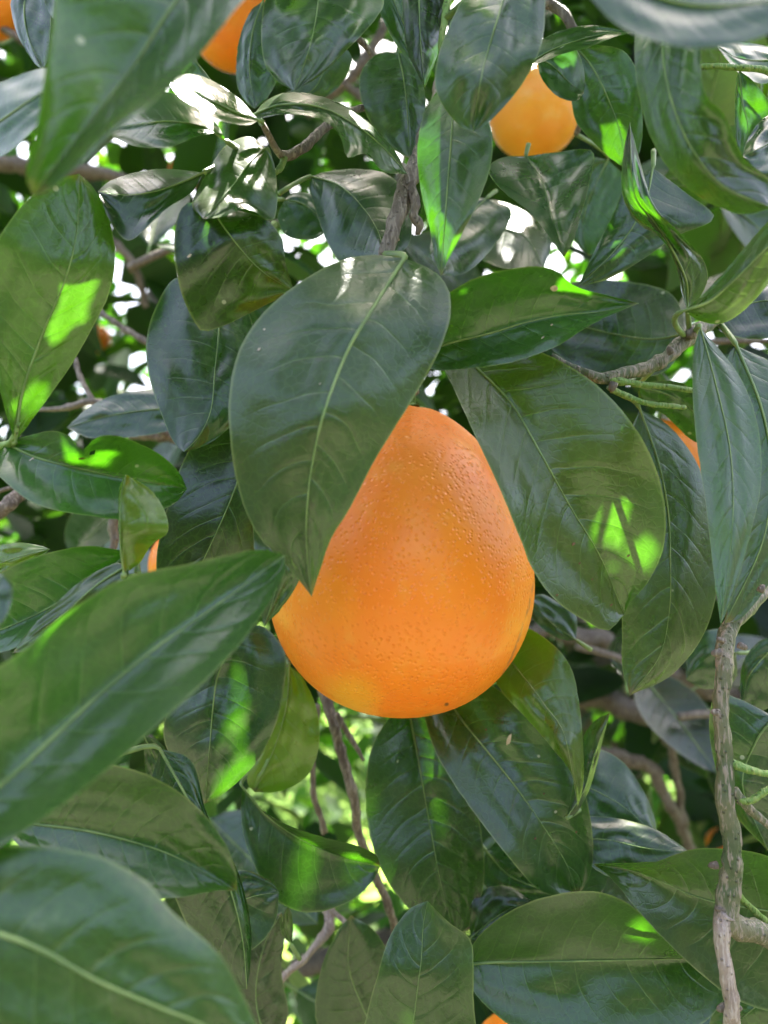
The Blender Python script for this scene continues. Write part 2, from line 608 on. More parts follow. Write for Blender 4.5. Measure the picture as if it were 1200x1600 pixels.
def scar(tw, x, y, px, mat, asp=0.7, ang=0.0):
    """a dry healed scar sitting on the leaf made last"""
    vs, fs, o = tw.geo
    tree_ = BVHTree.FromPolygons(vs, fs)
    eye = Vector((0, 0, CAM_Z)) - tw.loc
    d = (at(x, y, 1.0) - Vector((0, 0, CAM_Z))).normalized()
    hit, nrm, _, dist = tree_.ray_cast(eye, d)
    if hit is None:
        return
    if nrm.dot(d) > 0:
        nrm = -nrm
    ax = nrm.orthogonal().normalized()
    ax = Quaternion(nrm, ang) @ ax
    ay = nrm.cross(ax)
    r_ = px / F * dist * 0.5
    cv = [hit + nrm * 0.00022]
    n = 11
    for k in range(n):
        a = 2 * math.pi * k / n
        q = r_ * (0.8 + 0.35 * noise.noise(Vector((math.cos(a) * 1.5 + x, math.sin(a) * 1.5, y))))
        cv.append(hit + nrm * 0.00012 + ax * q * math.cos(a) + ay * q * asp * math.sin(a))
    cf = [(0, 1 + k, 1 + (k + 1) % n) for k in range(n)]
    link('scar', mesh('scar', cv, cf, mat), o)


TAN = make_bark('dry_scar', (0.42, 0.32, 0.22), (0.55, 0.45, 0.33), (0.62, 0.55, 0.45))
BROWN = make_bark('brown_scar', (0.07, 0.035, 0.015), (0.12, 0.06, 0.02), (0.16, 0.09, 0.04))

# ------------------------------------------------------------------ setting
def ground():
    n = 48
    vs, fs = [], []
    rr = [0.0] + [0.4 * 1.19 ** i for i in range(42)]
    rr.append(1500)
    vs.append(Vector((0, 3, 0)))
    for r in rr[1:]:
        for k in range(n):
            a = 2 * math.pi * k / n
            x, y = r * math.cos(a), 3 + r * math.sin(a)
            z = 0.05 * noise.noise(Vector((x * 0.7, y * 0.7, 0))) + min(r, 60) * 0.01 * noise.noise(Vector((x * 0.05, y * 0.05, 5)))
            vs.append(Vector((x, y, z)))
    for k in range(n):
        fs.append((0, 1 + k, 1 + (k + 1) % n))
    for i in range(len(rr) - 2):
        for k in range(n):
            a, b = 1 + i * n + k, 1 + i * n + (k + 1) % n
            fs.append((a, a + n, b + n, b))
    tag(link('ground', mesh('ground', vs, fs, GROUND)), kind='structure')


ground()


# ------------------------------------------------------------------ oranges
def orange(x, y, d, r, tilt=0.0, label='', prof=None, sq=1.0, spin=0.0, tone=(1, 1, 1)):
    root = bpy.data.objects.new('orange_fruit', None)
    root.empty_display_size = 0.01
    COL.objects.link(root)
    root.location = at(x, y, d)
    root.rotation_euler = (0, R(tilt), R(spin))
    tag(root, label, 'orange', 'oranges hanging in the tree')
    nu, nv = 56, 40
    vs, fs = [], []
    for i in range(nv + 1):
        th = math.pi * i / nv
        zc = math.cos(th)
        if prof:
            t = (1 - zc) / 2
            k = t * (len(prof) - 1)
            hw = None
            zz = zc
            ang = th
            rad = math.sin(th)
            # a little pear-shaped: narrower shoulders, fuller below
            rad *= 1 + prof[0] * (-zc) - prof[1] * max(0, zc) ** 2
            zz = zc * sq
            if zc < 0:
                zz = zc * prof[2]
        else:
            rad = math.sin(th)
            zz = zc * sq
        for k2 in range(nu):
            a = 2 * math.pi * k2 / nu
            p = Vector((rad * math.cos(a), rad * math.sin(a), zz))
            b = 1 + 0.012 * noise.noise(p * 1.7 + Vector((x, y, 0)))
            if i < 6:
                b -= 0.03 * (1 - i / 6) ** 2 * (1 + 0.5 * math.cos(5 * a))
            vs.append(p * r * b)
    for i in range(nv):
        for k2 in range(nu):
            a, b = i * nu + k2, i * nu + (k2 + 1) % nu
            fs.append((a, a + nu, b + nu, b))
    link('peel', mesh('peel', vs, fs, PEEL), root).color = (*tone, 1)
    # calyx: small green five-lobed cap and the stalk
    cv, cf = [Vector((0, 0, sq * r * 1.02))], []
    for k2 in range(20):
        a = 2 * math.pi * k2 / 20
        q = r * (0.11 + 0.035 * math.cos(5 * a))
        cv.append(Vector((q * math.cos(a), q * math.sin(a), sq * r * 0.985)))
    for k2 in range(20):
        cf.append((0, 1 + k2, 1 + (k2 + 1) % 20))
    cal = link('calyx', mesh('calyx', cv, cf, GSTEM), root)
    top = Vector((0, 0, sq * r * 0.97))
    pts = [top, top + Vector((0, 0, r * 0.2)), top + Vector((0.002, 0.004, r * 0.45)), top + Vector((0.003, 0.010, r * 0.8))]
    v2, f2 = tube(pts, [0.0016, 0.0013, 0.0013, 0.0015], 8)
    link('stalk', mesh('stalk', v2, f2, GSTEM), root)
    return root


orange(627, 903, 0.268, 0.0466, 3.5, 'large ripe orange in sharp focus at the centre, half covered by two broad leaves',
       prof=(0.045, 0.13, 1.035), sq=1.345)
orange(366, 32, 0.43, 0.0265, 10, 'shaded deep orange fruit at the top behind the big blurred leaf', sq=1.0)
orange(836, 176, 0.44, 0.0268, -6, 'pale sunlit orange fruit in the upper right with leaves round it', sq=0.95, tone=(1.02, 1.45, 4.0))  # sunlight on this fruit is put into its peel colour by tone
orange(-12, 8, 0.50, 0.021, 0, 'orange fruit cut off by the top left corner', sq=1.0)
orange(1035, 735, 0.46, 0.031, 0, 'orange fruit seen as a thin sliver between dark leaves right of the large orange')
orange(300, 884, 0.36, 0.0202, 0, 'orange fruit mostly hidden behind the dark leaf, left of the large orange')
orange(806, 1662, 0.34, 0.0205, 0, 'orange fruit peeking out at the bottom edge below the wide flat leaf')
orange(292, 268, 0.85, 0.020, 0, 'small distant orange blurred behind the white sunlit leaf')
orange(150, 530, 1.05, 0.020, 0, 'small distant orange blurred among twigs at the left')
orange(1128, 1318, 0.9, 0.018, 0, 'small distant orange blurred behind the upright stem at lower right')

# ------------------------------------------------------------------ near twigs, traced leaf by leaf
G = 'leafy twigs of the orange tree'
C = 'leafy twig'

# 1 big blurred leaf, top left
t = Twig('leafy_twig', 'very near blurred twig top left, one huge leaf pointing down to the left', C, (480, -240, 0.15), G)
t.stem([(560, -330, 0.17), (480, -240, 0.15), (420, -330, 0.14)], [2.2, 2.0, 1.8], GBARK)
t.leaf([(430, -190), (330, -60), (270, 10), (215, 95), (150, 180), (90, 255), (52, 306)],
       [(300, -190), (170, -110), (95, -30), (78, 60), (70, 110), (62, 170), (50, 230), (40, 275)],
       [(450, -110), (415, -40), (372, 10), (325, 70), (262, 140), (190, 200), (120, 262), (72, 300)],
       [0.150, 0.140, 0.135], ea=[-0.008, -0.008], eb=[-0.010, -0.010], tint='mid')
# stray small leaf beside it
t = Twig('leafy_twig', 'dark narrow leaf on a twig at the top left corner, behind the huge blurred leaf', C, (60, -60, 0.27), G)
t.stem([(20, -90, 0.28), (60, -60, 0.27), (130, -70, 0.28)], [1.4, 1.3, 1.1], GBARK)
t.leaf([(50, -50), (38, 10), (45, 60), (68, 108)], [(20, -10), (18, 20), (30, 60), (55, 100)],
       [(75, -20), (80, 30), (78, 60), (76, 90)], [0.275, 0.27], ea=0.004, eb=-0.004, tint='dark')
t.leaf([(110, -60), (95, -20), (88, 12), (84, 30)], [(80, -30), (68, -5), (76, 18)], [(130, -30), (112, 0), (94, 22)],
       [0.26, 0.255], ea=0.003, eb=-0.003, tint='blue')

# 2 two big blurred leaves, lower left
t = Twig('leafy_twig', 'nearest twig at lower left with two huge soft focus leaves and a curled tip', C, (-260, 1350, 0.14), G)
t.stem([(-300, 1700, 0.15), (-265, 1500, 0.142), (-255, 1350, 0.138), (-240, 1200, 0.14), (-200, 1000, 0.15)], [2.4, 2.2, 2.0, 1.8, 1.5], GBARK)
t.leaf([(-230, 1395), (-110, 1310), (0, 1228), (75, 1160), (150, 1090), (240, 1015), (335, 948), (445, 868)],
       [(-200, 1180), (-100, 1085), (0, 1040), (45, 1008), (100, 962), (190, 905), (300, 880), (360, 866), (410, 858)],
       [(-190, 1420), (-90, 1390), (0, 1322), (60, 1285), (150, 1218), (250, 1130), (330, 1055), (400, 975), (445, 895)],
       [0.140, 0.143, 0.156, 0.175], ea=[-0.010, -0.010], eb=[-0.010, -0.012], tint='mid', rib=1.3)
t.leaf([(-230, 1420), (-120, 1425), (0, 1458), (70, 1485), (150, 1530), (250, 1573), (340, 1612), (440, 1690)],
       [(-150, 1330), (-60, 1315), (20, 1322), (90, 1325), (160, 1340), (228, 1376), (266, 1422), (310, 1460), (352, 1503), (385, 1568), (415, 1630)],
       [(-160, 1530), (-60, 1640), (60, 1720), (200, 1760), (330, 1750)],
       [0.134, 0.130, 0.132, 0.138], ea=[0.006, 0.008, 0.004], eb=[-0.006, -0.008], tint='mid', rib=1.3)
t.leaf([(-60, 960), (-30, 935), (-8, 915), (6, 900)], [(-50, 920), (-20, 900), (-4, 896)],
       [(-40, 985), (0, 975), (16, 945), (20, 915)], [0.150, 0.152], ea=0.004, eb=-0.003, tint='blue', N=18)

# 3 leaves behind them
t = Twig('leafy_twig', 'shaded twig at lower left, a long leaf lying behind the two huge blurred ones', C, (-40, 1270, 0.2), G)
t.stem([(-80, 1200, 0.22), (-40, 1270, 0.2), (-30, 1340, 0.2)], [1.6, 1.5, 1.4], GBARK)
t.leaf([(0, 1285), (60, 1288), (150, 1300), (250, 1328), (312, 1358), (370, 1392)],
       [(60, 1225), (130, 1195), (200, 1200), (265, 1228), (315, 1268), (350, 1315), (368, 1360)],
       [(40, 1330), (120, 1375), (200, 1402), (280, 1402), (335, 1392)],
       [0.199, 0.192, 0.189], ea=[-0.006, -0.004], eb=[-0.010, -0.010], tint='mid')
t.leaf([(250, 1170), (300, 1260), (350, 1360), (378, 1460), (386, 1545)],
       [(230, 1260), (265, 1380), (310, 1480), (360, 1540)],
       [(300, 1190), (325, 1275), (372, 1362), (391, 1440), (392, 1500)],
       [0.225, 0.215, 0.212], ea=[0.0, 0.006], eb=[0.004, 0.004], tint='dark')
t.leaf([(300, 1490), (340, 1430), (390, 1402), (436, 1394)],
       [(310, 1400), (370, 1360), (420, 1375)], [(350, 1500), (400, 1480), (430, 1440)],
       [0.26, 0.26], ea=0.004, eb=-0.004, tint='dark')

# 4 twig at the left edge: sun-spotted leaf and the curled leaf with a hole
t = Twig('leafy_twig', 'left edge twig with a sun spotted leaf above a curled leaf with a hole', C, (-30, 715, 0.215), G)
t.stem([(-120, 790, 0.24), (-60, 740, 0.222), (-10, 700, 0.212), (18, 690, 0.208), (30, 660, 0.207)], [1.7, 1.5, 1.3, 1.1, 0.5], GSTEM)
t.leaf([(24, 690), (36, 612), (66, 525), (105, 430), (122, 350), (124, 272)],
       [(12, 655), (0, 610), (-22, 530), (-30, 450), (0, 368), (45, 310), (85, 280)],
       [(62, 640), (110, 572), (150, 502), (173, 450), (180, 392), (166, 330), (145, 292)],
       [0.208, 0.205, 0.200, 0.205], ea=[-0.006, -0.010], eb=[0.006, 0.008], tint='olive', pet=(14, 694, 0.21), label='broad leaf with bright sunlit patches shining through')
t.leaf([(10, 693), (60, 716), (130, 733), (200, 749), (245, 755), (292, 764)],
       [(28, 686), (55, 678), (85, 673), (108, 682), (128, 703), (150, 684), (178, 680), (215, 692), (250, 710), (280, 738)],
       [(-15, 722), (5, 750), (50, 785), (100, 800), (140, 806), (190, 812), (240, 802), (275, 785)],
       [0.210, 0.206, 0.212, 0.225], ea=[0.0, -0.012, -0.006], eb=[-0.010, -0.008], tint='fresh', wave=1.6, pet=(0, 699, 0.212),
       label='curled leaf with a small brown hole', hole=(15, 15, 3, 3))
scar(t, 127, 716, 12, BROWN, 0.8)
scar(t, 52, 716, 16, TAN, 0.3)

# 5 small twig with the tiny upright leaf
t = Twig('leafy_twig', 'short twig at left with a small yellow green folded leaf standing upright', C, (192, 905, 0.2), G)
t.stem([(60, 1010, 0.206), (130, 952, 0.202), (192, 905, 0.199), (240, 900, 0.203)], [1.3, 1.2, 1.0, 0.6], GSTEM)
t.leaf([(194, 896), (189, 860), (188, 810), (190, 775), (197, 741)],
       [(188, 862), (185, 810), (186, 765)],
       [(218, 880), (238, 850), (262, 832), (258, 800), (238, 768), (213, 750)],
       [0.197, 0.193, 0.195], ea=[0.010], eb=[0.010], tint=(0.090, 0.165, 0.016), pet=(193, 903, 0.199), label='small folded yellow green leaf')
t.leaf([(205, 862), (150, 905), (90, 942), (40, 968), (-40, 1000), (-90, 1020)],
       [(180, 858), (140, 853), (100, 858), (50, 872), (0, 895), (-60, 940)],
       [(195, 880), (150, 925), (95, 975), (50, 1000), (0, 1020), (-60, 1030)],
       [0.214, 0.210, 0.207, 0.209], ea=[-0.006, -0.004], eb=[-0.008], tint='fresh', pet=(215, 895, 0.204))
t.leaf([(196, 885), (150, 915), (105, 955), (60, 990), (20, 1020)],
       [(180, 880), (130, 905), (85, 945), (45, 985)], [(200, 900), (165, 945), (110, 985), (60, 1015)],
       [0.199, 0.196, 0.194], ea=0.004, eb=-0.002, tint='olive', pet=(195, 902, 0.199))
t.leaf([(-60, 930), (-20, 890), (30, 870), (78, 858)], [(-50, 880), (-10, 855), (30, 848), (60, 852)],
       [(-40, 930), (0, 900), (40, 884), (65, 870)], [0.232, 0.228], ea=0.003, eb=0.0, tint='yellow')

# 6 the branch the large orange hangs from
t = Twig('leafy_twig', 'woody knotted twig above the large orange with the broad leaf covering its front', C, (650, 250, 0.24), G)
t.stem([(690, 120, 0.29), (672, 190, 0.262), (652, 255, 0.240), (632, 290, 0.232), (618, 340, 0.226), (602, 400, 0.222), (610, 470, 0.232), (640, 560, 0.255), (648, 615, 0.262)],
       [2.0, 2.2, 2.9, 2.6, 2.5, 2.3, 1.8, 1.6, 1.6], BARK)
t.stem([(640, 290, 0.229), (648, 318, 0.226), (646, 338, 0.225), (656, 352, 0.224), (652, 366, 0.224)], [1.7, 1.5, 1.2, 1.5, 0.8], BARK, name='spur')
t.bud(632, 262, 0.236, 0.003, 120)
t.bud(617, 372, 0.224, 0.0028, 200)
t.bud(630, 322, 0.226, 0.0022, 10)
t.leaf([(632, 404), (590, 470), (545, 545), (508, 640), (487, 730), (479, 810), (480, 870), (487, 932)],
       [(585, 398), (530, 408), (470, 440), (410, 490), (372, 550), (358, 620), (360, 690), (374, 770), (402, 835), (440, 875), (466, 905)],
       [(668, 418), (695, 440), (705, 480), (694, 530), (665, 590), (625, 655), (585, 720), (548, 792), (518, 840), (502, 885)],
       [0.207, 0.187, 0.180, 0.184, 0.192], ea=[0.012, 0.009, 0.004], eb=[0.012, 0.012, 0.006], tint='mid', rib=1.1, cup=1.6, corr=2.2,
       pet=(600, 398, 0.222), label='broad soft focus leaf lying over the front of the orange')
for q in ((405, 546, 7), (413, 515, 5), (500, 600, 4)):
    scar(t, *q, TAN)
t.leaf([(645, 560), (697, 538), (765, 521), (825, 503), (880, 492), (940, 487), (998, 474)],
       [(660, 490), (705, 455), (755, 430), (820, 417), (866, 421), (900, 448), (948, 461)],
       [(680, 578), (740, 575), (800, 566), (870, 541), (915, 512), (955, 492)],
       [0.227, 0.217, 0.210, 0.211], ea=[-0.012, -0.012, 0.0], eb=[-0.006, -0.010], tint='fresh', pet=(625, 560, 0.245),
       label='leaf pointing right with a torn pale spot')
scar(t, 866, 450, 17, TAN, 0.75)
scar(t, 848, 528, 7, TAN)
scar(t, 862, 508, 5, TAN)
t.leaf([(488, 276), (530, 290), (565, 322), (592, 365), (602, 410)],
       [(510, 268), (560, 264), (610, 275), (640, 320), (640, 380)],
       [(483, 292), (495, 335), (512, 380), (535, 412), (575, 420)],
       [0.276, 0.262, 0.248], ea=[0.010, 0.006], eb=[0.0, 0.004], tint='blue', pet=(436, 302, 0.268), rib=0.9)
t.leaf([(445, 312), (470, 318), (495, 335), (512, 360)], [(460, 300), (490, 306), (512, 330)], [(434, 340), (450, 370), (490, 374)],
       [0.285, 0.285], ea=0.004, eb=-0.004, tint='blue', N=20)

# 7 upper left centre twig with the sun-bleached leaves
t = Twig('leafy_twig', 'upper left twig whose small leaves are bleached white by direct sun', C, (452, 243, 0.235), G)
t.stem([(620, 180, 0.27), (565, 168, 0.262), (508, 202, 0.248), (470, 232, 0.238), (446, 243, 0.234), (428, 225, 0.228), (407, 190, 0.222)],
       [1.0, 1.2, 1.3, 1.5, 1.6, 1.1, 0.8], BARK)
t.stem([(446, 243, 0.234), (438, 262, 0.23), (424, 272, 0.226)], [1.2, 1.0, 0.8], GSTEM)
t.leaf([(396, 180), (440, 164), (500, 168), (555, 195), (600, 232), (636, 272)],
       [(415, 158), (450, 144), (500, 150), (552, 172), (590, 205), (620, 240)],
       [(405, 185), (450, 178), (500, 186), (530, 210), (543, 246), (570, 240), (600, 268)],
       [0.222, 0.212, 0.212, 0.228], ea=[0.016, 0.018], eb=[-0.006, -0.010], tint='mid', pet=(407, 188, 0.222), label='arched leaf with a sunlit white edge')
t.leaf([(404, 188), (360, 172), (315, 148), (285, 130), (262, 122)],
       [(375, 155), (335, 128), (300, 115)], [(385, 196), (345, 188), (305, 168), (275, 145)],
       [0.210, 0.200, 0.196], ea=[0.014], eb=[-0.008], tint='mid', N=24, pet=(408, 192, 0.222))
t.leaf([(352, 220), (320, 200), (270, 190), (215, 195), (160, 205)],
       [(340, 196), (300, 162), (255, 143), (200, 160)], [(345, 208), (310, 212), (270, 228), (220, 230), (180, 216)],
       [0.210, 0.203, 0.199, 0.199], ea=[0.014, 0.014], eb=[-0.006, -0.006], tint='fresh', pet=(372, 232, 0.226))
t.leaf([(416, 232), (392, 252), (368, 285), (345, 312), (318, 342)],
       [(388, 213), (352, 228), (328, 262), (308, 300), (300, 322)],
       [(428, 255), (433, 290), (433, 320), (424, 345), (385, 326), (350, 338)],
       [0.224, 0.212, 0.202], ea=[0.010, 0.004], eb=[-0.002, -0.008], tint='mid', cup=1.5, pet=(424, 262, 0.226), label='small leaf with white sun glare on its top')
t.leaf([(330, 322), (350, 355), (385, 400), (420, 432), (462, 455)],
       [(375, 330), (415, 342), (440, 372), (446, 410), (455, 440)],
       [(290, 318), (275, 350), (273, 405), (284, 460), (305, 505), (322, 518), (365, 502), (420, 474)],
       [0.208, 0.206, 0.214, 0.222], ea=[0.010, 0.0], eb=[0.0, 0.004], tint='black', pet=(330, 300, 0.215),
       label='very dark backlit leaf with a curled top edge')
scar(t, 296, 400, 10, TAN, 0.5)
t.leaf([(318, 270), (285, 285), (240, 300), (195, 305), (153, 299)],
       [(290, 266), (250, 264), (205, 271), (170, 284)], [(300, 300), (262, 325), (235, 350), (200, 376), (172, 345)],
       [0.215, 0.208, 0.205], ea=[0.012], eb=[-0.004], tint='dark', pet=(335, 262, 0.219))
t.leaf([(262, 60), (300, 90), (340, 140), (372, 185)], [(300, 55), (308, 100), (345, 148), (368, 172)], [(240, 100), (290, 150), (340, 175)],
       [0.245, 0.24], ea=0.0, eb=0.006, tint='fresh')

# 8 left upper: teal leaf cut by the frame
t = Twig('leafy_twig', 'twig at the upper left edge, pale green leaf half hidden by the huge blurred leaf', C, (-80, 250, 0.19), G)
t.stem([(-160, 320, 0.2), (-80, 250, 0.19), (-60, 180, 0.19)], [1.6, 1.4, 1.1], GBARK)
t.leaf([(-60, 225), (0, 190), (50, 155), (110, 120)], [(-40, 150), (10, 125), (60, 108), (90, 108)],
       [(-30, 252), (10, 240), (50, 205), (95, 160)], [0.182, 0.176, 0.176], ea=[0.008], eb=[-0.004], tint='fresh')

# 9 bluish leaf left of centre
t = Twig('leafy_twig', 'twig left of centre, bluish hanging leaf with a yellow lit tip behind the broad one', C, (372, 400, 0.25), G)
t.stem([(430, 350, 0.28), (372, 400, 0.25), (352, 450, 0.245), (340, 500, 0.262)], [1.4, 1.3, 1.2, 0.8], GSTEM)
t.leaf([(345, 462), (342, 520), (336, 580), (330, 640), (312, 680), (288, 706)],
       [(280, 432), (243, 480), (228, 540), (236, 600), (255, 655), (272, 692)],
       [(385, 480), (402, 560), (390, 630), (345, 680), (310, 700)],
       [0.254, 0.243, 0.235, 0.231], ea=[0.006, 0.006], eb=[0.004, 0.004], tint='blue', cup=1.6)
t.leaf([(300, 640), (240, 640), (170, 650), (104, 668)], [(270, 612), (200, 612), (145, 632)], [(280, 668), (200, 684), (140, 684)],
       [0.30, 0.30], ea=0.006, eb=-0.004, tint='blue')

# 10 twig left of the orange
t = Twig('leafy_twig', 'dark twig just left of the large orange with nearly black leaf and sun dappled leaf', C, (430, 640, 0.27), G)
t.stem([(560, 520, 0.29), (480, 570, 0.28), (430, 640, 0.27), (425, 760, 0.268), (430, 900, 0.272), (440, 1000, 0.285), (450, 1060, 0.3)],
       [1.8, 1.7, 1.6, 1.5, 1.4, 1.3, 1.1], BARK)
t.leaf([(410, 600), (395, 680), (365, 770), (330, 850), (290, 930)],
       [(355, 622), (315, 668), (280, 735), (256, 810), (244, 880), (255, 925)],
       [(440, 680), (430, 780), (395, 870), (345, 925)],
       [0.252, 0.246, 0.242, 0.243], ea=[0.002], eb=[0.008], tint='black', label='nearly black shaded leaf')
t.leaf([(452, 800), (445, 860), (432, 920), (413, 978)],
       [(400, 790), (396, 840), (402, 900), (404, 945)], [(478, 850), (468, 905), (440, 950)],
       [0.212, 0.208, 0.21], ea=[0.004], eb=[0.004], tint='mid', pet=(450, 770, 0.24))
t.leaf([(372, 985), (342, 1050), (333, 1105), (326, 1190), (320, 1256)],
       [(320, 1010), (275, 1080), (255, 1145), (280, 1210), (305, 1245)],
       [(410, 978), (445, 1020), (444, 1075), (430, 1135), (400, 1192), (352, 1238)],
       [0.262, 0.258, 0.255, 0.258], ea=[0.006, 0.006], eb=[0.004], tint='blue', cup=1.5, label='leaf with two bright sun patches')
t.leaf([(452, 1040), (448, 1100), (430, 1165), (398, 1238)],
       [(425, 1060), (408, 1120), (395, 1180), (386, 1220)],
       [(472, 1058), (494, 1105), (499, 1160), (482, 1210), (440, 1236)],
       [0.285, 0.282, 0.280], ea=[0.003], eb=[0.003], tint='yellow', label='yellowish old leaf')
t.leaf([(225, 1150), (240, 1180), (250, 1210), (246, 1240)], [(232, 1150), (258, 1170), (262, 1210)], [(225, 1180), (230, 1215)], [0.28, 0.28], tint='dark', N=14)

# 11 right of the orange
t = Twig('leafy_twig', 'twig right of the large orange with a wide sun spotted leaf overlapping the fruit', C, (1085, 522, 0.25), G)
t.stem([(1180, 470, 0.29), (1120, 492, 0.262), (1083, 522, 0.247), (1048, 556, 0.242), (995, 578, 0.238), (950, 594, 0.234), (918, 584, 0.232), (862, 556, 0.236)],
       [2.4, 2.5, 2.6, 2.2, 2.0, 1.9, 1.2, 0.9], GBARK, wig=1.4)
t.bud(1080, 520, 0.243, 0.0042, 80, BARK)
t.bud(958, 604, 0.231, 0.0032, 250, BARK)
t.bud(1047, 548, 0.238, 0.003, 120, BARK)
t.stem([(950, 596, 0.233), (1000, 600, 0.236), (1060, 606, 0.24), (1100, 612, 0.246)], [1.2, 1.0, 0.9, 0.8], GSTEM)
t.stem([(955, 610, 0.232), (1005, 628, 0.236), (1070, 636, 0.246)], [1.0, 0.9, 0.8], GSTEM)
t.leaf([(715, 548), (755, 585), (800, 632), (840, 700), (890, 790), (938, 870), (975, 960)],
       [(692, 565), (708, 605), (742, 680), (775, 750), (805, 822), (835, 895), (872, 942), (918, 972), (950, 986)],
       [(780, 535), (850, 552), (915, 588), (962, 630), (1000, 680), (1028, 740), (1040, 800), (1036, 860), (1012, 910), (986, 940)],
       [0.230, 0.220, 0.217, 0.219, 0.224], ea=[-0.006, -0.012, -0.008], eb=[0.0, -0.006, -0.004], tint='olive', cup=1.4, corr=1.6, rib=0.9,
       pet=(690, 540, 0.25), label='wide leaf with two bright sunlit patches')
for q in ((896, 850, 8), (905, 880, 6), (982, 868, 7), (870, 930, 6), (925, 905, 5), (955, 945, 6)):
    scar(t, *q, BROWN)
t.leaf([(1000, 640), (1028, 720), (1044, 800), (1047, 880), (1046, 950), (1030, 1025), (984, 1086)],
       [(975, 700), (965, 800), (968, 900), (972, 980), (972, 1040)],
       [(1045, 665), (1090, 725), (1110, 800), (1121, 880), (1116, 945), (1092, 1005), (1045, 1058)],
       [0.262, 0.256, 0.250, 0.250], ea=[0.004], eb=[0.006, 0.006], tint=(0.040, 0.062, 0.020), rib=0.7, pet=(952, 606, 0.235), label='long hanging leaf with yellow mottling')
t.leaf([(1094, 512), (1118, 600), (1140, 700), (1145, 800), (1136, 900), (1126, 976)],
       [(1084, 545), (1082, 595), (1084, 645), (1091, 710), (1101, 775), (1110, 850), (1118, 920)],
       [(1130, 553), (1158, 592), (1178, 640), (1189, 700), (1188, 765), (1176, 820), (1158, 890), (1140, 945)],
       [0.230, 0.218, 0.209, 0.204], ea=[0.002, 0.002], eb=[0.001, 0.002], tint=(0.066, 0.098, 0.056), rib=0.45, cup=1.0, wave=0.4, corr=0.4, pet=(1086, 520, 0.246), label='pale glossy leaf hanging upright')
t.leaf([(1150, 540), (1190, 640), (1205, 740), (1190, 850), (1132, 974)],
       [(1135, 565), (1140, 640), (1150, 760), (1145, 880)], [(1220, 580), (1260, 680), (1260, 800), (1210, 900), (1160, 965)],
       [0.248, 0.238, 0.231, 0.227], ea=[0.002], eb=[0.004], tint=(0.040, 0.062, 0.034), wave=0.5, pet=(1120, 500, 0.262))
t.leaf([(1074, 482), (1072, 440), (1050, 390), (1020, 345), (990, 300), (984, 192)],
       [(1066, 462), (1056, 415), (1032, 372), (992, 345), (972, 300), (974, 240)],
       [(1092, 466), (1106, 436), (1098, 404), (1066, 368), (1022, 320), (1003, 262)],
       [0.236, 0.224, 0.214, 0.216], ea=[-0.008, 0.010, 0.010], eb=[0.012, -0.004, 0.012], tint='blue', cup=2.2, pet=(1078, 520, 0.246), rib=0.9, label='narrow twisted shiny leaf')
t.leaf([(1068, 486), (1110, 470), (1155, 430), (1200, 385), (1270, 320)],
       [(1100, 458), (1140, 415), (1185, 362), (1230, 320)], [(1095, 502), (1130, 505), (1170, 478), (1220, 420), (1260, 370)],
       [0.205, 0.196, 0.19], ea=[0.006], eb=[0.010], tint='olive', pet=(1070, 525, 0.246))
t.leaf([(1075, 520), (1020, 530), (950, 520), (880, 500), (830, 470)],
       [(1050, 460), (980, 440), (900, 440)], [(1040, 580), (960, 590), (900, 575), (850, 530)],
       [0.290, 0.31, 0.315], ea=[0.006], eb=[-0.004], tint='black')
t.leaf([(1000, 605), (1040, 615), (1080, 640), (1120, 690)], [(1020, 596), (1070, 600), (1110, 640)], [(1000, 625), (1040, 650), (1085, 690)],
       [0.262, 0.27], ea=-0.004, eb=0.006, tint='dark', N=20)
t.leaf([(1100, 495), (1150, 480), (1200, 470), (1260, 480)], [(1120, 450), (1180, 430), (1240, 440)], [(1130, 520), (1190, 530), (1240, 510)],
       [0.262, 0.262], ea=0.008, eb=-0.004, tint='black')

# 12 upper right twig around the pale orange
t = Twig('leafy_twig', 'upper right twig around the pale orange with drooping grey green leaves', C, (905, 62, 0.28), G)
t.stem([(760, -40, 0.30), (820, 0, 0.292), (870, 12, 0.285), (905, 60, 0.28), (925, 130, 0.30), (900, 210, 0.32)], [2.2, 2.0, 1.8, 1.4, 1.2, 1.0], BARK)
t.leaf([(898, 72), (925, 105), (948, 150), (968, 205), (978, 264)],
       [(885, 105), (892, 150), (900, 190), (925, 220), (955, 248)],
       [(930, 70), (975, 80), (998, 120), (1004, 180), (1000, 235)],
       [0.275, 0.270, 0.268], ea=[0.006], eb=[-0.006], tint='mid')
t.leaf([(828, 98), (868, 76), (915, 60), (950, 53), (988, 52)], [(835, 72), (870, 50), (915, 40), (955, 43)], [(845, 98), (880, 84), (925, 72), (960, 58)],
       [0.25, 0.243, 0.24], ea=[0.006], eb=[-0.008], tint='mid', N=24)
t.leaf([(840, 90), (865, 105), (890, 130), (912, 145)], [(855, 72), (895, 72), (910, 100), (914, 125)], [(845, 120), (870, 150), (900, 158)],
       [0.262, 0.262], ea=[0.004], eb=[-0.006], tint='fresh', N=20)
t.leaf([(822, 244), (846, 282), (860, 330), (872, 368), (881, 402)],
       [(785, 246), (762, 265), (785, 298), (828, 332), (858, 370)],
       [(870, 238), (926, 236), (920, 290), (908, 335), (895, 378)],
       [0.284, 0.266, 0.252, 0.240], ea=[-0.014, -0.010], eb=[-0.008, -0.008], tint='blue', cup=1.8, pet=(826, 225, 0.285), label='leaf folded along the midrib pointing down')
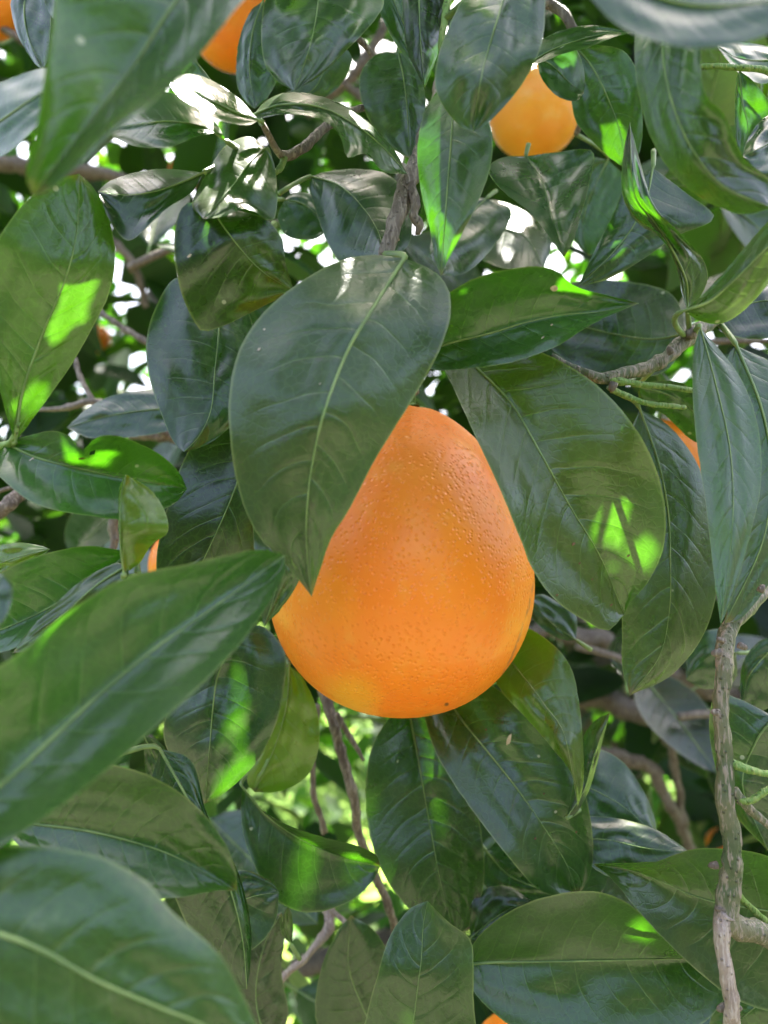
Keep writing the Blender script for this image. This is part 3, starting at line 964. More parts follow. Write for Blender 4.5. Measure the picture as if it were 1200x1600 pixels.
t.leaf([(1020, 262), (1010, 310), (985, 360), (948, 405), (903, 448)],
       [(980, 285), (958, 335), (930, 390)], [(1070, 300), (1116, 340), (1060, 368), (1000, 408), (950, 436)],
       [0.256, 0.250, 0.248], ea=[0.004], eb=[0.004], tint='blue')
t.leaf([(760, 310), (730, 340), (700, 380), (690, 430)], [(730, 310), (690, 340), (672, 390)], [(800, 330), (775, 380), (730, 425)],
       [0.31, 0.28], ea=0.004, eb=0.004, tint='blue')
t.leaf([(700, 330), (760, 350), (820, 370), (850, 420)], [(740, 310), (810, 325), (860, 370)], [(710, 370), (760, 410), (820, 425)],
       [0.35, 0.31], ea=0.012, eb=-0.012, tint='blue')
t.leaf([(950, 250), (925, 300), (910, 350), (920, 400)], [(920, 250), (895, 310), (895, 370)], [(975, 280), (965, 340), (940, 390)],
       [0.34, 0.34], ea=0.0, eb=-0.006, tint='fresh', N=20)

# 13 top centre twig
t = Twig('leafy_twig', 'top centre twig of hanging leaves, one long leaf glowing with bright green patches', C, (745, -60, 0.23), G)
t.stem([(700, -150, 0.25), (745, -60, 0.235), (700, 0, 0.226), (694, 35, 0.222), (690, 75, 0.222), (700, 130, 0.226), (704, 200, 0.224)], [1.6, 1.5, 1.2, 1.0, 0.9, 0.9, 0.8], GSTEM)
t.leaf([(800, -60), (786, 0), (768, 60), (752, 120), (739, 206)],
       [(760, -50), (722, 0), (698, 50), (684, 90), (680, 135), (695, 170), (718, 196)],
       [(850, -50), (852, 10), (846, 70), (820, 125), (785, 170), (760, 194)],
       [0.205, 0.196, 0.192, 0.196], ea=[0.006, 0.008], eb=[0.002, 0.004], tint='mid', cup=1.8, corr=1.6)
t.leaf([(708, 130), (706, 200), (700, 280), (694, 360), (689, 432)],
       [(685, 140), (662, 180), (652, 235), (658, 300), (672, 360), (680, 405)],
       [(745, 160), (768, 205), (766, 262), (745, 320), (718, 372), (698, 412)],
       [0.222, 0.212, 0.206, 0.208], ea=[0.006], eb=[-0.006], tint='mid', pet=(694, 60, 0.222), label='long leaf with glowing green sunlit patches')
t.leaf([(622, 82), (630, 120), (636, 170), (640, 248)],
       [(590, 84), (565, 110), (562, 145), (578, 190), (608, 228)], [(645, 90), (662, 130), (664, 190), (654, 235)],
       [0.262, 0.256, 0.256], ea=[0.006], eb=[-0.004], tint='mid', pet=(640, 40, 0.268))
t.leaf([(600, -60), (615, 0), (636, 50), (660, 112)], [(575, -40), (588, 5), (610, 55), (640, 98)], [(640, -60), (652, 0), (660, 50), (664, 90)],
       [0.24, 0.235, 0.234], ea=[0.004], eb=[0.002], tint='fresh')
t.leaf([(655, -40), (655, 20), (658, 80), (664, 138)], [(630, -20), (630, 30), (638, 85)], [(690, -10), (692, 40), (682, 90)],
       [0.230, 0.226, 0.226], ea=[-0.004], eb=[0.006], tint='black')

# 14 big pale leaf, top
t = Twig('leafy_twig', 'top twig left of centre, broad pale glossy leaf with a duller one behind', C, (500, -120, 0.24), G)
t.stem([(560, -200, 0.26), (500, -110, 0.24), (450, -90, 0.25), (400, -40, 0.27)], [1.6, 1.5, 1.3, 1.0], GSTEM)
t.leaf([(505, -85), (500, -20), (490, 50), (476, 100), (460, 142)],
       [(440, -60), (414, 0), (408, 55), (414, 100), (435, 128)], [(575, -60), (600, 0), (580, 38), (545, 75), (500, 118)],
       [0.230, 0.219, 0.210, 0.206], ea=[0.004], eb=[0.006], tint='mid', cup=2.2, corr=1.8)
t.leaf([(412, 0), (395, 50), (390, 110), (398, 170)], [(390, 20), (372, 70), (370, 130), (385, 160)], [(430, 40), (440, 100), (420, 150)],
       [0.275, 0.275], ea=0.004, eb=0.004, tint='blue')
t.leaf([(520, 60), (510, 100), (490, 140), (450, 160)], [(480, 80), (460, 120)], [(550, 90), (530, 135), (490, 160)],
       [0.29, 0.29], ea=0.004, eb=0.004, tint='blue', N=18)
t.stem([(560, 60, 0.27), (600, 110, 0.275), (640, 150, 0.28)], [1.0, 1.0, 0.8], BARK)

# 15 near blurred leaves, top right corner
t = Twig('leafy_twig', 'blurred twig filling the top right corner, grey leaf above a drooping curved leaf', C, (1080, -160, 0.15), G)
t.stem([(1260, -260, 0.17), (1150, -200, 0.155), (1050, -170, 0.148), (960, -190, 0.15)], [2.0, 1.9, 1.7, 1.4], GBARK)
t.leaf([(880, -100), (960, -40), (1040, 0), (1130, 10), (1290, -10)],
       [(930, -140), (1040, -130), (1160, -110), (1250, -70)],
       [(890, -50), (930, 5), (970, 42), (1035, 68), (1110, 76), (1190, 58), (1260, 20)],
       [0.135, 0.130, 0.132], ea=[0.012], eb=[-0.003], tint='blue', corr=0.1, cup=0.4)
t.leaf([(1030, -40), (1034, 40), (1038, 110), (1056, 180), (1085, 240), (1130, 292), (1205, 325)],
       [(1000, 0), (992, 60), (995, 130), (1015, 210), (1050, 270), (1100, 312), (1160, 335)],
       [(1080, -20), (1098, 40), (1095, 100), (1104, 150), (1132, 178), (1146, 215), (1165, 250), (1200, 280)],
       [0.190, 0.178, 0.172, 0.176], ea=[0.006, 0.010], eb=[-0.006, -0.006, 0.004], tint=(0.026, 0.036, 0.018), cup=0.8, corr=0.3, label='curved leaf with white glare on its shoulder')

# 16 right edge upper
t = Twig('leafy_twig', 'right edge twig beside the drooping blurred leaf, with sunlit green and grey leaves', C, (1240, 120, 0.25), G)
t.stem([(1290, 40, 0.27), (1240, 110, 0.25), (1180, 108, 0.246), (1110, 104, 0.245), (1070, 110, 0.25)], [1.6, 1.4, 1.1, 0.9, 0.7], GSTEM)
t.leaf([(1155, 110), (1160, 160), (1168, 200), (1160, 245)], [(1150, 130), (1148, 180), (1150, 225)], [(1180, 130), (1208, 175), (1190, 215)],
       [0.25, 0.245], ea=0.003, eb=-0.006, tint='mid', N=20)
t.leaf([(1290, 180), (1240, 200), (1200, 225), (1160, 245)], [(1250, 165), (1200, 180), (1172, 210)], [(1270, 250), (1220, 275), (1180, 275)],
       [0.225, 0.22], ea=0.008, eb=-0.004, tint='blue', cup=2)
t.leaf([(1240, 90), (1190, 95), (1150, 90), (1120, 72)], [(1210, 75), (1165, 66), (1140, 64)], [(1200, 130), (1160, 118), (1135, 92)],
       [0.262, 0.262], ea=0.006, eb=-0.006, tint='fresh', N=20)
t.leaf([(1230, 60), (1225, 110), (1210, 160), (1196, 190)], [(1200, 70), (1190, 120), (1188, 165)], [(1260, 80), (1250, 140), (1215, 190)],
       [0.27, 0.27], ea=0.0, eb=0.006, tint='yellow', N=20)

# 17 long upright stem at lower right
t = Twig('leafy_twig', 'long upright grey green stem at lower right with knots and a wide flat leaf behind', C, (1140, 1440, 0.225), G)
t.stem([(1230, 860, 0.27), (1198, 915, 0.25), (1158, 962, 0.236), (1134, 1005, 0.230), (1127, 1060, 0.226), (1130, 1140, 0.224), (1136, 1230, 0.222), (1140, 1320, 0.222), (1142, 1390, 0.222), (1145, 1440, 0.222), (1190, 1462, 0.226), (1260, 1500, 0.24)],
       [2.2, 2.2, 2.5, 2.5, 2.3, 2.3, 2.4, 2.7, 3.0, 3.6, 2.9, 2.6], GBARK, wig=1.0)
t.stem([(1136, 1425, 0.221), (1132, 1470, 0.219), (1136, 1530, 0.218), (1142, 1600, 0.219), (1146, 1680, 0.223)], [2.4, 2.1, 2.1, 2.3, 2.2], PINK, name='pale_stem')
t.stem([(1146, 1232, 0.222), (1168, 1262, 0.222), (1215, 1300, 0.226)], [1.5, 1.3, 1.1], GBARK, name='side_shoot')
t.stem([(1150, 1248, 0.222), (1172, 1252, 0.220), (1205, 1232, 0.220), (1240, 1225, 0.222)], [1.1, 1.0, 0.9, 0.8], GSTEM, name='side_shoot')
t.stem([(1142, 1192, 0.223), (1162, 1200, 0.221), (1190, 1208, 0.222), (1240, 1212, 0.228)], [1.3, 1.1, 1.0, 0.9], GSTEM, name='side_shoot')
t.stem([(1150, 1392, 0.224), (1172, 1416, 0.228), (1200, 1440, 0.234), (1250, 1470, 0.24)], [1.0, 0.9, 0.9, 0.8], GSTEM, name='side_shoot')
for (x, y, a_, z_) in ((1118, 1113, 170, 2.6), (1120, 1020, 190, 3.0), (1160, 1010, -20, 2.8), (1115, 1352, 185, 2.8), (1126, 1000, 150, 2.4), (1190, 920, 60, 2.6),
                       (1152, 1320, 10, 2.0), (1128, 1575, 200, 3.0), (1152, 1575, -10, 2.6), (1124, 1420, 170, 2.6)):
    t.bud(x, y, 0.221, z_ / 1000, a_, BARK)
t.leaf([(926, 1350), (980, 1358), (1035, 1378), (1080, 1398), (1130, 1412), (1230, 1430), (1320, 1470)][::-1],
       [(1270, 1390), (1200, 1338), (1130, 1326), (1082, 1327), (1040, 1341), (1032, 1346), (985, 1348)],
       [(1290, 1540), (1220, 1580), (1150, 1562), (1095, 1522), (1040, 1470), (990, 1415), (955, 1372)],
       [0.252, 0.250, 0.248, 0.245], ea=[-0.012], eb=[-0.008], tint='mid', rib=0.8)
t.leaf([(1210, 1120), (1180, 1160), (1160, 1230), (1200, 1330)], [(1150, 1090), (1115, 1090), (1110, 1160), (1140, 1260)], [(1260, 1150), (1260, 1240), (1240, 1310)],
       [0.262, 0.262], ea=0.006, eb=0.008, tint='blue')
t.leaf([(1220, 1000), (1190, 1030), (1168, 1060), (1160, 1100)], [(1190, 1000), (1163, 1030), (1156, 1070)], [(1240, 1060), (1210, 1100), (1180, 1112)],
       [0.28, 0.28], ea=0.004, eb=0.004, tint='blue', N=20)
t.leaf([(1150, 1020), (1120, 1020), (1095, 1035), (1072, 1062)], [(1130, 985), (1095, 990), (1074, 1020)], [(1150, 1060), (1120, 1075), (1095, 1075)],
       [0.31, 0.31], ea=0.004, eb=0.004, tint='blue', N=20)
t.leaf([(1260, 1540), (1200, 1560), (1150, 1600), (1120, 1650)], [(1200, 1520), (1160, 1545), (1110, 1590)], [(1250, 1620), (1200, 1660)],
       [0.27, 0.27], ea=0.004, eb=-0.004, tint='mid', N=20)

# 18 cluster below the orange
t = Twig('leafy_twig', 'twig behind the bottom of the large orange with three long leaves hanging down', C, (650, 1060, 0.31), G)
t.stem([(500, 1040, 0.35), (580, 1050, 0.33), (650, 1060, 0.318), (720, 1030, 0.312), (800, 980, 0.31), (860, 950, 0.32)], [1.8, 1.8, 1.8, 1.6, 1.4, 1.2], BARK)
t.leaf([(640, 1115), (655, 1195), (672, 1290), (690, 1385), (710, 1458)],
       [(612, 1118), (582, 1165), (571, 1225), (575, 1290), (592, 1350), (622, 1400), (665, 1442)],
       [(668, 1108), (700, 1160), (735, 1225), (752, 1300), (757, 1370), (745, 1425), (728, 1452)],
       [0.302, 0.292, 0.286, 0.288], ea=[-0.008], eb=[-0.006, -0.004], tint='dark', rib=0.9)
t.leaf([(688, 1070), (718, 1120), (765, 1178), (810, 1235), (855, 1300), (885, 1350), (902, 1398)],
       [(662, 1100), (676, 1165), (706, 1220), (748, 1280), (795, 1340), (835, 1385), (872, 1402)],
       [(740, 1055), (800, 1095), (860, 1155), (905, 1215), (922, 1275), (927, 1335), (918, 1378)],
       [0.295, 0.274, 0.266, 0.266], ea=[-0.002, -0.008], eb=[0.0, 0.004], tint='mid', cup=1.5, rib=0.9)
scar(t, 795, 1156, 26, TAN, 0.25, 0.5)  # scratch with its pale glare painted in as tan
for q in ((836, 1310, 6), (850, 1240, 5), (900, 1300, 5), (760, 1140, 5)):
    scar(t, *q, BROWN)
t.leaf([(780, 1010), (812, 1050), (850, 1100), (882, 1150), (903, 1262)],
       [(765, 1040), (785, 1082), (825, 1125), (862, 1168), (893, 1210)],
       [(815, 980), (862, 1005), (893, 1045), (905, 1100), (911, 1160), (912, 1220)],
       [0.288, 0.262, 0.252, 0.252], ea=[0.006], eb=[0.006], tint=(0.062, 0.100, 0.012), cup=1.5, rib=0.7, label='olive leaf with pale rim')
t.leaf([(886, 1276), (912, 1235), (928, 1180), (953, 1114)], [(895, 1230), (905, 1170), (925, 1130)], [(900, 1272), (922, 1230), (940, 1165)],
       [0.256, 0.258], ea=[0.006], eb=[0.004], tint='mid', N=20, pet=(905, 1265, 0.262), rib=0.6)
t.leaf([(378, 1228), (415, 1272), (465, 1308), (530, 1338), (594, 1354)],
       [(405, 1262), (450, 1289), (505, 1308), (560, 1322), (588, 1336)],
       [(378, 1290), (396, 1350), (430, 1405), (480, 1426), (540, 1412), (580, 1380)],
       [0.284, 0.278, 0.276, 0.280], ea=[-0.016], eb=[-0.004], tint='dark', pet=(420, 1190, 0.31), label='dark folded leaf with emerald lit patches')

# 19 bottom twig
t = Twig('leafy_twig', 'bottom twig with a wide horizontal leaf and a two toned leaf standing beside it', C, (690, 1720, 0.28), G)
t.stem([(560, 1820, 0.29), (640, 1760, 0.285), (700, 1700, 0.275), (720, 1600, 0.285), (700, 1500, 0.31)], [2.0, 1.9, 1.7, 1.4, 1.1], BARK)
t.leaf([(1150, 1512), (1080, 1498), (960, 1500), (850, 1502), (770, 1503), (735, 1506)][::-1],
       [(742, 1470), (790, 1428), (850, 1402), (920, 1392), (972, 1406), (1015, 1440), (1062, 1482), (1115, 1500)],
       [(735, 1540), (768, 1580), (820, 1612), (920, 1628), (1020, 1622), (1090, 1604), (1130, 1565)],
       [0.266, 0.262, 0.262, 0.268], ea=[-0.010], eb=[-0.010], tint='mid', rib=1.0, cup=1.3)
t.leaf([(665, 1750), (640, 1660), (648, 1580), (658, 1500), (661, 1448), (668, 1408)],
       [(600, 1740), (560, 1660), (572, 1590), (588, 1530), (608, 1465), (640, 1420)],
       [(730, 1720), (745, 1640), (740, 1560), (740, 1510), (735, 1468), (700, 1440)],
       [0.248, 0.246, 0.246, 0.254], ea=[0.006], eb=[-0.010], tint='mid', rib=0.8)
t.leaf([(735, 1466), (765, 1440), (795, 1420), (829, 1407)], [(735, 1415), (760, 1388), (795, 1385)], [(750, 1470), (785, 1448), (810, 1428)],
       [0.28, 0.278], ea=[0.006], eb=-0.004, tint='black', N=20)
t.leaf([(760, 1330), (800, 1370), (870, 1395), (940, 1400)], [(790, 1310), (860, 1330), (950, 1340)], [(750, 1370), (790, 1410), (860, 1425)],
       [0.30, 0.295], ea=0.004, eb=-0.002, tint='blue')
t.leaf([(600, 1640), (570, 1580), (545, 1510), (548, 1430)], [(540, 1650), (495, 1600), (500, 1520), (525, 1460)], [(640, 1600), (625, 1530), (590, 1460)],
       [0.31, 0.31], ea=0.004, eb=0.004, tint='dark')
t.leaf([(420, 1640), (400, 1560), (412, 1480), (440, 1425)], [(370, 1600), (375, 1520), (400, 1450)], [(450, 1590), (440, 1520), (445, 1460)],
       [0.30, 0.30], ea=0.004, eb=0.004, tint='black')
t.leaf([(455, 1475), (446, 1450), (446, 1430), (450, 1415)], [(440, 1460), (440, 1435)], [(458, 1455), (456, 1430)], [0.29, 0.288], tint='olive', N=14)

# 20 right lower: glossy teal leaf
t = Twig('leafy_twig', 'lower right twig partly hidden, glossy teal leaf with a bright white rim', C, (900, 1240, 0.31), G)
t.stem([(860, 1180, 0.33), (900, 1240, 0.315), (925, 1330, 0.31)], [1.4, 1.3, 1.1], BARK)
t.leaf([(905, 1225), (940, 1240), (980, 1265), (1029, 1310)], [(910, 1180), (935, 1170), (975, 1192), (1005, 1235), (1022, 1275)],
       [(905, 1270), (930, 1300), (980, 1315)], [0.292, 0.285], ea=[0.010], eb=[-0.002], tint='blue', rib=0.5)
t.leaf([(900, 1310), (950, 1312), (1010, 1325), (1078, 1332)], [(910, 1278), (960, 1278), (1020, 1294), (1060, 1318)],
       [(920, 1350), (970, 1375), (1030, 1365)], [0.272, 0.268], ea=[0.006], eb=[-0.004], tint='dark', rib=0.5)
t.leaf([(900, 1000), (870, 980), (850, 962), (826, 938)], [(900, 960), (870, 940), (845, 928)], [(880, 1000), (850, 985), (828, 960)],
       [0.30, 0.30], ea=0.004, eb=0.0, tint='blue', N=16)

# ------------------------------------------------------------------ bare twigs behind
BT = 'bare brown twigs inside the tree'


def bare(label, segs, mat=BARK):
    t = Twig('bare_twig', label, 'twig', segs[0][0][0], BT)
    for i, (pts, r) in enumerate(segs):
        t.stem(pts, r, mat, name='stem' if i == 0 else 'side_shoot', wig=1.3)


bare('brown twig running down from behind the bottom of the large orange',
     [([(500, 1060, 0.34), (515, 1110, 0.335), (535, 1180, 0.335), (552, 1250, 0.335), (562, 1310, 0.34), (600, 1400, 0.345), (625, 1480, 0.36)], [2.6, 2.4, 2.1, 2.0, 2.0, 1.9, 1.7]),
      ([(525, 1115, 0.33), (545, 1150, 0.33), (568, 1188, 0.33)], [1.3, 1.2, 0.7]),
      ([(497, 1100, 0.34), (490, 1170, 0.34), (490, 1240, 0.34), (508, 1300, 0.345)], [1.2, 1.2, 1.3, 1.4])])
bare('forked pinkish twig in the bright gap near the bottom edge',
     [([(408, 1640, 0.33), (412, 1570, 0.33), (440, 1530, 0.335), (480, 1495, 0.335), (510, 1455, 0.34), (515, 1410, 0.35), (505, 1330, 0.37)], [1.3, 1.4, 1.6, 1.5, 2.4, 3.0, 3.2]),
      ([(515, 1420, 0.34), (560, 1460, 0.335), (600, 1490, 0.33)], [1.2, 1.1, 1.0])], PINK)
bare('thin twig with spurs in the gap left of the bluish leaf',
     [([(60, 640, 0.37), (110, 636, 0.36), (140, 628, 0.355), (200, 640, 0.36), (280, 690, 0.37)], [0.9, 1.6, 1.4, 1.9, 2.2]),
      ([(146, 628, 0.355), (128, 595, 0.36), (118, 560, 0.365)], [1.1, 1.2, 1.0]),
      ([(140, 470, 0.4), (175, 500, 0.39), (230, 535, 0.385), (260, 560, 0.39)], [1.2, 1.5, 1.6, 1.5])])
bare('thick blurred brown branch cut by the left edge below the curled leaf',
     [([(-60, 830, 0.30), (0, 800, 0.30), (35, 772, 0.31), (70, 740, 0.34)], [3.4, 3.2, 2.6, 2.0]),
      ([(-10, 770, 0.32), (20, 762, 0.32), (40, 760, 0.33)], [0.8, 0.8, 0.7])])
bare('short dark twig end behind the small upright leaf at left',
     [([(186, 800, 0.33), (176, 825, 0.33), (178, 850, 0.33), (168, 880, 0.33)], [2.0, 2.4, 1.6, 1.2])])
bare('dark red brown branch crossing behind the left leaves above the nearly black leaf',
     [([(180, 672, 0.42), (230, 676, 0.41), (290, 690, 0.42), (360, 720, 0.45)], [3.2, 4.0, 3.6, 3.0])])
bare('tangle of dark brown branches in the shade right of the large orange',
     [([(720, 1010, 0.62), (850, 985, 0.60), (960, 1010, 0.60), (1060, 1060, 0.62), (1200, 1110, 0.66)], [6, 7, 7, 8, 9]),
      ([(820, 1120, 0.66), (930, 1090, 0.62), (1030, 1130, 0.60), (1130, 1200, 0.62), (1260, 1240, 0.66)], [8, 9, 9, 10, 10]),
      ([(920, 1180, 0.58), (1000, 1190, 0.57), (1050, 1260, 0.57), (1080, 1330, 0.6)], [5, 5, 4, 4]),
      ([(1030, 1000, 0.55), (1040, 1110, 0.56), (1055, 1200, 0.57), (1070, 1290, 0.58)], [3, 3, 3, 3]),
      ([(860, 940, 0.7), (960, 960, 0.7), (1080, 950, 0.7), (1180, 900, 0.72)], [5, 6, 6, 5])])
bare('blurred pale twigs between the top leaves left of the woody knotted twig',
     [([(480, 180, 0.52), (540, 130, 0.50), (590, 60, 0.5), (620, -20, 0.52)], [2.5, 3, 3, 3]),
      ([(540, 130, 0.5), (600, 190, 0.5), (660, 240, 0.52)], [2.5, 2.4, 2.2])])
bare('blurred brown branch behind the far left leaves under the huge blurred leaf',
     [([(-40, 250, 0.6), (60, 262, 0.6), (180, 275, 0.6), (260, 330, 0.62)], [6, 6, 5, 4]),
      ([(60, 262, 0.6), (110, 330, 0.6), (200, 400, 0.6), (230, 480, 0.62)], [4, 4, 3, 3])])

# ------------------------------------------------------------------ blurred twigs in the middle distance (copied)
rng = random.Random(7)


def canon_leaf(k):
    """one loose leaf along +Y, 9 cm, gently folded and arched"""
    r = random.Random(100 + k)
    Ln, Wd = r.uniform(0.075, 0.105), r.uniform(0.018, 0.025)
    fold, arch = r.uniform(0.12, 0.45), r.uniform(-0.35, 0.5)
    n, m = 14, 3
    vs, uv, fs = [], [], []
    for i in range(n + 1):
        t = i / n
        w = Wd * (math.sin(math.pi * t ** 0.85) ** 0.75 if 0 < t < 1 else 0)
        for j in range(-m, m + 1):
            q = j / m
            z = abs(q) * w * fold - arch * Ln * 0.5 * t * t + 0.002 * noise.noise(Vector((t * 4 + k, q * 2, k)))
            vs.append(Vector((q * w, Ln * t, z)))
            uv.append((0.5 + 0.5 * q, t))
    row = 2 * m + 1
    for i in range(n):
        for j in range(row - 1):
            a = i * row + j
            fs.append((a, a + 1, a + row + 1, a + row))
    lm = mesh('leaf', vs, fs, LEAF, uv)
    pts = [Vector((0, -0.012, 0.0))] + [Vector((0, Ln * i / 8, -arch * Ln * 0.5 * (i / 8) ** 2 + 0.0003)) for i in range(9)]
    v2, f2 = tube(pts, [0.0010] + [0.0008 * (1 - 0.08 * i) for i in range(9)], 6)
    return lm, mesh('midrib', v2, f2, RIB)


CANON = [canon_leaf(k) for k in range(6)]


# places that are in the sun in the photograph: (px, py, depth, radius m)
LIT = [(955, 785, 0.220, 0.0065), (1005, 832, 0.222, 0.0045), (145, 375, 0.206, 0.006), (130, 430, 0.205, 0.006), (92, 515, 0.205, 0.005), (48, 632, 0.207, 0.004),
       (378, 1060, 0.262, 0.006), (375, 1180, 0.262, 0.010), (675, 290, 0.214, 0.010), (672, 190, 0.218, 0.008), (700, 370, 0.207, 0.005),
       (330, 290, 0.205, 0.016), (330, 325, 0.205, 0.005), (560, 240, 0.214, 0.006), (300, 130, 0.200, 0.010), (370, 178, 0.202, 0.014),
       (960, 240, 0.268, 0.010), (880, 100, 0.262, 0.012), (836, 118, 0.44, 0.008), (850, 122, 0.44, 0.008),
       (1160, 700, 0.208, 0.005), (990, 300, 0.216, 0.010), (1175, 170, 0.247, 0.010), (350, 245, 0.212, 0.020),
       (675, 1212, 0.29, 0.005), (985, 1485, 0.256, 0.0045), (440, 1400, 0.276, 0.004), (560, 1340, 0.277, 0.006), (430, 1270, 0.279, 0.005), (165, 1545, 0.127, 0.004),
       (290, 690, 0.236, 0.005), (800, 380, 0.33, 0.016), (280, 90, 0.243, 0.008), (170, 690, 0.207, 0.004), (985, 1190, 0.285, 0.006), (1230, 90, 0.262, 0.012), (480, 1320, 0.279, 0.004), (610, 1120, 0.31, 0.006), (120, 680, 0.205, 0.004), (170, 300, 0.205, 0.003), (420, 1200, 0.281, 0.006), (40, 870, 0.229, 0.006)]


def on_a_sun_ray(p, near):
    for x_, y_, d_, rad in LIT:
        q = p - at(x_, y_, d_)
        tt = q.dot(SUN)
        if tt > 0 and (q - SUN * tt).length < near:
            return True
    return False


def far_twig(label, x, y, d, ang, L, nl, tints, seed, hang=0.5):
    """a leafy twig at (x, y, d); ang: its direction in the picture; L: its length in metres"""
    r = random.Random(seed)
    t = Twig('leafy_twig', label, C, (x, y, d), 'blurred leafy twigs deeper inside the tree')
    ux = Vector((1, 0, 0))
    uy = Vector((0, -SP, CP))
    dr = (ux * math.cos(R(ang)) + uy * math.sin(R(ang)) + VIEW * r.uniform(-0.3, 0.5)).normalized()
    bend = Vector((r.uniform(-.3, .3), r.uniform(-.2, .2), r.uniform(-.5, .1))) * L
    P = [dr * L * w + bend * w * w for w in [i / 9 for i in range(10)]]
    vs, fs = tube(P, [0.0028 * (1 - 0.07 * i) for i in range(10)], 7, rough=0.2, seed=seed)
    link('stem', mesh('stem', vs, fs, BARK), t.root)
    for i in range(nl):
        w = (i + 0.8) / nl
        base = dr * L * w + bend * w * w
        az = i * 2.4 + r.uniform(-.5, .5)
        side = dr.orthogonal().normalized()
        side = Quaternion(dr, az) @ side
        ld = (side * 0.9 + dr * 0.5 + Vector((0, 0, -hang))).normalized()
        # the upper face looks up and to the open side of the tree, as leaves do
        up = (Vector((0, -0.7, 0.7)) + Vector((r.uniform(-.5, .5), r.uniform(-.5, .5), r.uniform(-.5, .5))))
        zx = ld.cross(up).normalized()
        zz = zx.cross(ld).normalized()
        M = Matrix((zx, ld, zz)).transposed().to_4x4()
        k = r.randrange(len(CANON))
        if on_a_sun_ray(t.root.location + base + ld * 0.05, 0.045):
            continue
        o = link('leaf', CANON[k][0], t.root)
        s = r.uniform(0.8, 1.15)
        o.matrix_local = Matrix.Translation(base + ld * 0.012) @ M @ Matrix.Scale(s, 4)
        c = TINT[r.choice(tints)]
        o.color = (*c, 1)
        link('midrib', CANON[k][1], o)
    return t


FT = [
    ('blurred dark green twig behind the upper left white leaves', 200, 420, 0.46, 30, 0.13, 8, ('dark', 'blue')),
    ('blurred twig of shaded leaves behind the large broad leaf and the woody knots', 520, 560, 0.50, 60, 0.14, 9, ('dark', 'blue')),
    ('blurred teal leaves low on the left behind the small upright leaf', 60, 900, 0.44, 20, 0.13, 8, ('dark', 'blue')),
    ('blurred dark twig behind the wide sun spotted leaf on the right', 880, 560, 0.46, 10, 0.14, 9, ('dark', 'black')),
    ('blurred dark leaves in the shade below the right hand twig', 900, 1010, 0.50, -10, 0.12, 6, ('dark', 'black')),
    ('blurred leaves behind the upright stem near the right edge', 1060, 1120, 0.46, 10, 0.10, 5, ('dark', 'blue')),
    ('blurred leaves below the large orange behind the three long hanging leaves', 760, 1250, 0.48, -60, 0.14, 8, ('dark', 'blue')),
    ('blurred leaves in the lower left behind the dappled leaf', 230, 1150, 0.46, -50, 0.14, 8, ('dark', 'blue')),
    ('blurred dark leaves at the bottom centre behind the forked pinkish twig', 540, 1520, 0.52, -30, 0.12, 5, ('dark', 'mid')),
    ('blurred sunlit leaves at the top centre behind the hanging leaves', 500, 20, 0.46, 150, 0.13, 6, ('mid', 'olive')),
    ('blurred leaves between the pale orange and the drooping blurred leaf', 930, 330, 0.46, 30, 0.12, 6, ('mid', 'olive')),
    ('blurred leaves in the top left corner beside the cut off orange', 60, 80, 0.50, 150, 0.12, 6, ('dark', 'mid')),
    ('blurred leaves behind the right edge twig', 1150, 330, 0.48, 60, 0.12, 6, ('mid', 'olive')),
    ('blurred leaves low on the right behind the wide flat leaf', 1000, 1480, 0.46, -20, 0.13, 7, ('dark', 'blue')),
]
for i, (lab, x, y, d, a, L, nl, tn) in enumerate(FT):
    far_twig(lab, x, y, d, a, L, nl, tn, 40 + i)

# ------------------------------------------------------------------ the tree itself and what grows beyond
MASS = None


def leaf_mat_simple():
    m, nt, out = mat_new('far_leaf')
    g = N(nt)
    at_ = g.node('ShaderNodeAttribute')
    at_.attribute_name = 'Tint'
    p = g.node('ShaderNodeBsdfPrincipled')
    g.put(p.inputs['Base Color'], at_.outputs['Color'])
    p.inputs['Roughness'].default_value = 0.5
    p.inputs['Specular IOR Level'].default_value = 0.3
    t = g.node('ShaderNodeBsdfTranslucent')
    g.put(t.inputs['Color'], g.mix(1.0, at_.outputs['Color'], (2.2, 3.6, 0.35), 'MULTIPLY'))
    ms = g.node('ShaderNodeMixShader')
    ms.inputs[0].default_value = 0.30
    nt.links.new(p.outputs[0], ms.inputs[1])
    nt.links.new(t.outputs[0], ms.inputs[2])
    nt.links.new(ms.outputs[0], out.inputs[0])
    return m


FAR = leaf_mat_simple()


